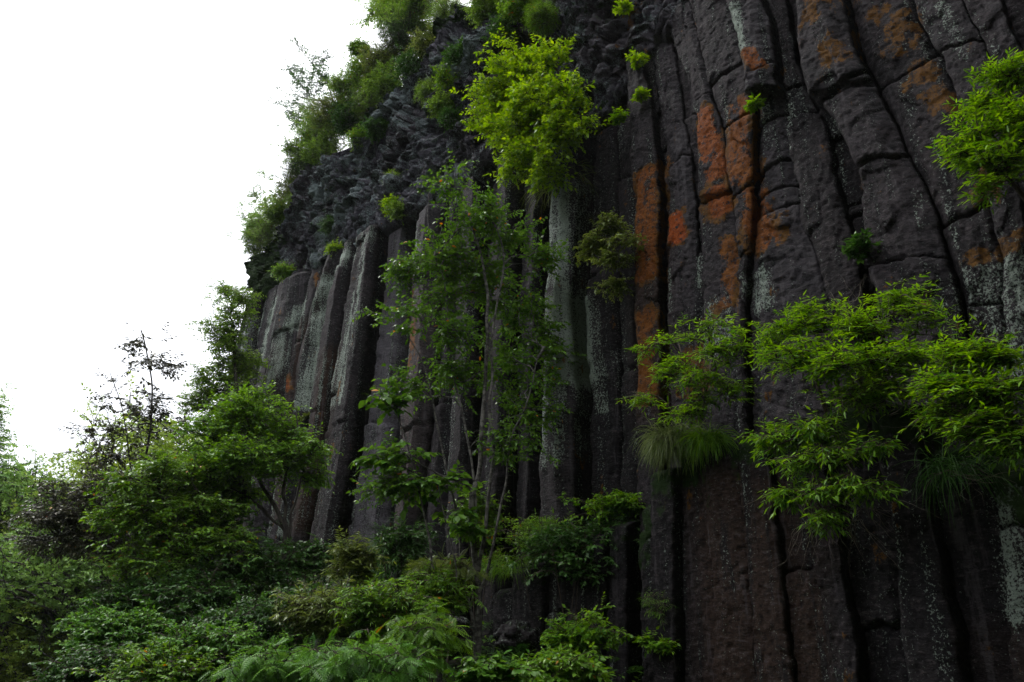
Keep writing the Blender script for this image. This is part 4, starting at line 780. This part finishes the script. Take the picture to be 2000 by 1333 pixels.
for i, (lab, Y, px, py, rx, ry, lf, ls, mt, tips) in enumerate(BUSH):
    top = at(px, py, Y); k = mpp(top); gz = float(ground_z(np.array(top[0]), np.array(top[1]))); base = np.array([top[0], top[1], min(gz, top[2] - .2)])
    rng = np.random.RandomState(300 + i)
    n = rng.randint(4, 7); stems = []
    for j in range(n):
        a = rng.uniform(0, 6.28); e = top + np.array([math.cos(a) * rx * k * .6, math.sin(a) * rx * k * .4, rng.uniform(-.3, .5) * ry * k])
        stems.append([base + np.array([math.cos(a), math.sin(a), 0]) * .05, (base + e) / 2 + rng.normal(size=3) * .05 + np.array([0, 0, .1]), e])
    bb = [(top, np.array([rx * k, rx * k * .8, ry * k]))] + [(top + np.array([rng.uniform(-.7, .7) * rx * k, rng.uniform(-.5, .3) * rx * k, rng.uniform(-.9, .3) * ry * k]), np.array([rx, rx * .8, ry]) * k * rng.uniform(.4, .65)) for _ in range(4)]
    plant('bush', lab, 'bush', base, stems, bb, tips, lf, ls, mt, B_TWIG, nl=(3 if lf == 'pinnate' else 9), sub=(2 if lf == 'pinnate' else 3), spray=.15 if lf != 'pinnate' else .1, seed=60 + i, stem_r=.012, hang=0.001, stem_name='stem', fol_name='leaves', clump=.35, droop=.25 if lf != 'pinnate' else .35, flat=.55, shell=0, outl=.35, zf=1.2)
print('bushes', round(time.time() - T0, 1))

# --- hanging grass tufts
def grass_tuft(label, c, rad, n, length, mat, seed, drop=1.0, cat='grass tuft'):
    rng = np.random.RandomState(seed); a = rng.uniform(0, 6.28, n); r = np.sqrt(rng.uniform(0, 1, n))
    P = np.stack([np.cos(a) * r * rad[0], np.sin(a) * r * rad[1], rng.uniform(-1, 1, n) * rad[2]], -1)
    d = norm(np.stack([np.cos(a) * .8, np.sin(a) * .8 - .2, rng.uniform(.2, 1.0, n)], -1) + rng.normal(size=(n, 3)) * .7)
    seg = 6; L = length * rng.uniform(.25, 1.2, n); drop = drop * rng.uniform(.5, 1.3, (n, 1)); pts = [P]; dd = d.copy()
    for k in range(seg): dd = norm(dd + np.array([0, 0, -.42]) * drop + rng.normal(size=dd.shape) * .07); pts.append(pts[-1] + dd * (L / seg)[:, None])
    C = np.stack(pts, 1); wd = (.0032 * (1 - np.linspace(0, 1, seg + 1) ** 2) + .0006)[None, :, None]
    side = norm(np.cross(np.diff(C, axis=1, append=C[:, -1:] + (C[:, -1:] - C[:, -2:-1])), rng.normal(size=(n, 1, 3))))
    V = np.stack([C - side * wd, C + side * wd], 2).reshape(n, -1, 3); i = np.arange(seg) * 2
    q = np.stack([i, i + 1, i + 3, i + 2], -1); Fc = (q[None] + (np.arange(n) * (seg + 1) * 2)[:, None, None]).reshape(-1, 4)
    o = link('grass_tuft', mesh('grass_tuft', V.reshape(-1, 3), [Fc], dict(tint=np.repeat(np.clip(rng.normal(.45, .25, n), 0, .95), (seg + 1) * 2)), smooth=False), mat)
    o.location = tuple(c); setp(o, label, cat)
grass_tuft('shaggy pale grass tuft hanging over the dark column below the open shrub', W(1322, 862, .9), (.26, .2, .10), 2200, .38, G_GRASS, 1, 1.0)
grass_tuft('green grass tuft spilling from the ledge right of the pale one', W(1385, 860, .9), (.16, .15, .06), 900, .36, G_SPRAY, 2, 1.0)
grass_tuft('dark grass tuft at the foot of the grey lit column', W(775, 1085, .5), (.3, .3, .1), 1200, .8, G_DARK, 3, .8)
grass_tuft('dim grass tuft hanging below the far right ledge shrub', W(1880, 915, .85), (.3, .1, .1), 350, .45, G_DARK, 4, 1.1)
grass_tuft('thin grass tuft hanging under the bright cliff tree', W(1090, 350, .3), (.4, .1, .25), 500, .6, G_OLIVE, 6, .9)
grass_tuft('mossy grass tuft along the rim of the low rock block, beside the slender tree', W(1000, 1105, .7), (.5, .3, .12), 700, .26, G_MID, 7, .8)
grass_tuft('short grass tuft in the middle of the low rock block rim', W(1100, 1055, .7), (.4, .3, .12), 500, .24, G_DARK, 8, .8)

# --- shrubs along the rim of the crust and on it
rng = np.random.RandomState(77)
RIM = [(505, 480, 28), (528, 450, 38), (508, 440, 24), (548, 405, 38), (575, 375, 36), (588, 345, 36), (600, 305, 40), (625, 300, 30), (612, 262, 38), (640, 240, 40), (662, 225, 44), (690, 225, 38), (690, 180, 42), (720, 195, 36), (722, 150, 40), (755, 170, 38),
       (760, 120, 44), (785, 75, 44), (800, 30, 44), (765, 20, 34), (830, -10, 46), (875, 25, 34), (845, 85, 34), (812, 135, 34), (640, 290, 34), (590, 390, 24),
       (950, 10, 40), (900, 110, 30), (880, 155, 34), (835, 175, 22), (985, 60, 34), (1015, 20, 34), (780, 410, 16), (645, 440, 18), (555, 530, 20), (770, 400, 14), (655, 487, 9), (1060, 30, 34), (865, 205, 24), (735, 250, 20), (700, 270, 24), (770, 350, 7), (880, 230, 14), (700, 95, 20)]
NR = 26
ORD = 'first second third fourth fifth sixth seventh eighth ninth tenth eleventh twelfth thirteenth fourteenth fifteenth sixteenth seventeenth eighteenth nineteenth twentieth twenty-first twenty-second twenty-third twenty-fourth twenty-fifth twenty-sixth'.split()
FACE = ['bush hanging from the crust at the top edge of the photo, nearest the rim', 'shadowy bush on the lava face left of the bright cliff tree', 'bush on the lava face just below the shadowy one', 'small bush where the rim bushes thin out onto the lava face',
        'bush on the lava face above the crown of the bright cliff tree', 'bush at the top edge straight above the bright cliff tree', 'isolated bush low on the lava face just above the column tops', 'small bush in the middle of the lava face above the fluted columns', 'ferny bush on the lip of the crust at its lowest corner',
        'small yellowish bush perched on the lip left of the slender tree top', 'tiny sprig on the crust lip above the pale streaked column', 'bush at the top edge right of the bright cliff tree', 'bush on the lava face level with the middle of the bright cliff tree', 'small bush below the rim on the lava face, near its middle', 'bush below the rim on a lava ledge',
        'tiny yellow sprig alone in the middle of the lava face', 'small bush close to the left side of the bright cliff tree', 'small bush at the foot of the tree that tops the rim']
for i, (x, y, r) in enumerate(RIM):
    onface = i >= NR; r = r * (.72 if onface else 1.02)
    o_ = .35 if onface else 0.05
    p = W(x, y, o_); k = mpp(p); mt = [G_RIDGE, G_RIDGE, G_MID, G_RIDGE, G_OLIVE, G_DARK][i % 6] if not onface else [G_DARK, G_MID, G_RIDGE][i % 3]
    if i - NR in (9, 10, 15): mt = G_BRIGHT
    base = p - np.array([0, 0, r * k * .9]); bb = [(p, np.array([r, r, r * .8]) * k)] + [(p + rng.uniform(-1, 1, 3) * r * k * .7, np.array([r, r, r * .7]) * k * .55) for _ in range(3)]
    lf, ls = [('small', .075), ('needle', .13), ('small', .085), ('ovate', .09)][i % 4]
    lab = FACE[i - NR] if onface else ORD[i] + ' bush up the overgrown cliff rim, counted from its lower end'
    plant('rim_bush', lab, 'bush', base, [[base, p]], bb, int(30 + r * 6), lf, ls, mt, B_TWIG, nl=9, sub=3, spray=.22, seed=400 + i, stem_r=.012, hang=.001, stem_name='stem', fol_name='leaves', clump=.15, flat=.4, outl=.42, shell=0, zf=1,
          group='bushes growing on the lava face' if onface else 'bushes along the overgrown cliff rim')
def rimtree(label, base, stems, blobs, tips, ls, mt, seed, o_=-.6, **k):
    sts = [ln(s, o=o_) for s in stems]
    plant('rim_tree', label, 'tree', sts[0][0], sts, bl(blobs, o=o_), tips, 'ovate', ls, mt, B_DARK, nl=6, sub=3, seed=seed, **k)
rimtree('lone airy tree leaning from the cliff rim, silhouetted against the sky', None, [[(665, 240), (640, 170), (605, 120), (580, 90)], [(640, 200), (590, 190), (560, 170)], [(640, 230), (590, 230), (560, 220)]],
        [(585, 85, 20, 14, 0), (620, 115, 30, 16, 0), (580, 140, 24, 20, 0), (610, 165, 40, 22, 0), (575, 210, 34, 18, 0), (630, 150, 26, 20, 0), (600, 235, 40, 14, 0), (560, 225, 16, 6, 0)], 170, .12, G_DARK, 501, spray=.34, stem_r=.03, clump=.6)
rimtree('airy tree overhanging the sky at the very top of the rim', None, [[(800, 60), (770, 20), (740, -20)], [(790, 50), (740, 30), (715, 20)]],
        [(740, 10, 30, 18, 0), (770, -10, 44, 30, 0), (720, 40, 20, 10, 0), (760, 40, 30, 16, 0), (820, -20, 50, 30, 0)], 170, .12, G_MID, 503, spray=.34, stem_r=.03, clump=.5)
rimtree('sparse sprigs of a small tree low on the rim', None, [[(540, 440), (510, 400), (490, 370)], [(530, 440), (490, 430), (465, 420)]],
        [(500, 375, 24, 14, 0), (520, 340, 16, 6, 0), (485, 410, 30, 18, 0), (530, 400, 30, 20, 0), (490, 450, 30, 14, 0), (455, 460, 10, 4, 0)], 110, .10, G_MID, 505, spray=.3, stem_r=.02, clump=.55)
rimtree('thin leaning tree below the rim at the far columns, against the sky', None, [[(500, 620), (470, 580), (440, 560)], [(495, 630), (440, 620), (400, 610)]],
        [(440, 565, 26, 8, 0), (465, 580, 30, 14, 0), (420, 590, 24, 10, 0), (480, 600, 24, 20, 0), (440, 620, 34, 10, 0)], 90, .10, G_MID, 507, spray=.28, stem_r=.018, clump=.5, )
print('rim', round(time.time() - T0, 1))

# --- undergrowth on the slope: nobody could count it
def undergrowth():
    rng = np.random.RandomState(9); n = 60000
    x = rng.uniform(-11, 6, n); y = rng.uniform(3, 19, n); dw = DW - (x * WN[0] + y * WN[1]); keep = (dw > -.2) & (x / y > -.85) & (x / y < .8) & (dw < 9)
    x, y = x[keep], y[keep]; n = len(x); h = rng.uniform(0, 1, n) ** 1.3 * (.28 + .35 * (fbm(np.stack([x * .7, y * .7, 0 * x], -1), 2, 5) + .5).clip(0, 1.2))
    P = np.stack([x, y, ground_z(x, y) + h], -1); a = rng.uniform(0, 6.28, n)
    D = np.stack([np.cos(a), np.sin(a), rng.uniform(-.3, .7, n)], -1); U = np.array([0, 0, 1.]) + rng.normal(size=(n, 3)) * .35
    me = leaves_mesh('undergrowth', 'pinnate', P[: n // 3], D[: n // 3], U[: n // 3], rng.uniform(.14, .32, n // 3), rng.uniform(0, .9, n // 3))
    setp(link('undergrowth', me, G_DARK), kind='stuff'); k = n // 3
    me = leaves_mesh('ground_leaves', 'small', P[k:], D[k:], U[k:], rng.uniform(.05, .12, n - k), rng.uniform(0, .9, n - k))
    setp(link('undergrowth', me, G_MID), kind='stuff')
undergrowth()

# --- the far wooded hillside: every crown a tree of its own, copied from a few grown ones
def far_proto(seed, mat, h=9.0):
    rng = np.random.RandomState(seed); b = np.zeros(3)
    st = [[b, np.array([.2, .1, h * .4]), np.array([rng.uniform(-.5, .5), 0, h * .8])], [np.array([.1, 0, h * .3]), np.array([1.2, .4, h * .55]), np.array([2.0, .5, h * .7])], [np.array([0, 0, h * .3]), np.array([-1.2, -.4, h * .55]), np.array([-2.2, -.5, h * .68])]]
    bb = [(np.array([0, 0, h * .68]), np.array([2.7, 2.7, 2.6]))] + [(np.array([rng.uniform(-2.4, 2.4), rng.uniform(-2.4, 2.4), h * rng.uniform(.42, .92)]), np.array([1.7, 1.7, 1.1]) * rng.uniform(.7, 1.15)) for _ in range(9)]
    return plant('forest_tree', '', 'tree', b, st, bb, 1500, 'spray2', .42, mat, B_DARK, outl=.12, nl=3, sub=2, spray=.6, seed=seed, stem_r=[.18, .1, .1], twig_r=.014, clump=.4, shell=.6, group='trees on the wooded far hillside')
protos = [far_proto(801, G_FAR1), far_proto(802, G_FAR2), far_proto(803, G_FAR1), far_proto(804, G_BLUE, 10.5)]
toneL = ['green', 'yellowish green', 'green', 'bluish green']
rng = np.random.RandomState(5); spots = []
tries = 0
while len(spots) < 120 and tries < 6000:
    tries += 1
    px = rng.uniform(-50, 310); d = rng.uniform(0, 1) ** 1.2 * 150 + 22
    dirx = (px - 1000) / F / 0.99; y = d; x = dirx * y
    if any((x - a) ** 2 + (y - b) ** 2 < (2.8 + .022 * d) ** 2 for a, b, *_ in spots): continue
    z = float(ground_z(np.array(x), np.array(y))); v = np.array([x, y, z + 6.5]) - CAM
    fw = v[1] * cp + v[2] * sp; uy = -v[1] * sp + v[2] * cp; py = 666.5 - uy / fw * F
    if py > 1480: continue
    spots.append((x, y, z, d))
def copy_tree(o, loc, rz, sc, label):
    c = o.copy(); COL.objects.link(c); c.location = loc; c.rotation_euler = (0, 0, rz); c.scale = (sc, sc, sc); c['label'] = label
    for ch in o.children:
        k = ch.copy(); COL.objects.link(k); k.parent = c
    return c
for i, (x, y, z, d) in enumerate(spots):
    j = 1 if (d < 60 and rng.uniform() < .6) else rng.choice([0, 2, 3])
    rz, sc = rng.uniform(0, 6.28), rng.uniform(.75, 1.15)
    where = 'in the valley bottom beyond the leaning tree' if d < 60 else ('on the hillside below the skyline' if d < 120 else 'along the distant hill skyline')
    lab = f'{toneL[j]} tree {where}'
    if i < 4: j = i; o = protos[i]; o.location = (x, y, z - .3); o.rotation_euler = (0, 0, rz); o['label'] = f'{toneL[j]} tree {where}'
    else: copy_tree(protos[j], (x, y, z - .3), rz, sc, lab)
OR2 = ORD + ['twenty-seventh', 'twenty-eighth', 'twenty-ninth', 'thirtieth'] + ['thirty-' + x for x in ORD[:9]]
kindl = {}
for o in COL.objects:
    if o.get('group') == 'trees on the wooded far hillside': kindl.setdefault(o['label'], []).append(o)
for lab, os_ in kindl.items():
    if len(os_) < 2: continue
    os_.sort(key=lambda o: o.location.x / o.location.y)
    for k, o in enumerate(os_): o['label'] = f'{OR2[min(k, len(OR2) - 1)]} {lab}, counted from the left'
def haze():
    x0, x1, y0, y1, z0, z1 = -320, 320, -120, 420, -12, 90
    V = np.array([(x, y, z) for z in (z0, z1) for y in (y0, y1) for x in (x0, x1)], float)
    Fc = np.array([(0, 2, 3, 1), (4, 5, 7, 6), (0, 1, 5, 4), (2, 6, 7, 3), (0, 4, 6, 2), (1, 3, 7, 5)])
    m, nt = newmat('valley_haze'); g = NT(nt); v = g.n('ShaderNodeVolumePrincipled')
    v.inputs['Color'].default_value = (0.86, 0.93, 1.0, 1); v.inputs['Density'].default_value = 0.00022; v.inputs['Anisotropy'].default_value = 0.3
    g.l(v.outputs[0], g.n('ShaderNodeOutputMaterial').inputs['Volume'])
    setp(link('haze', mesh('haze', V, [Fc], smooth=False), m), kind='stuff')
haze()
print('far trees', len(spots), round(time.time() - T0, 1))
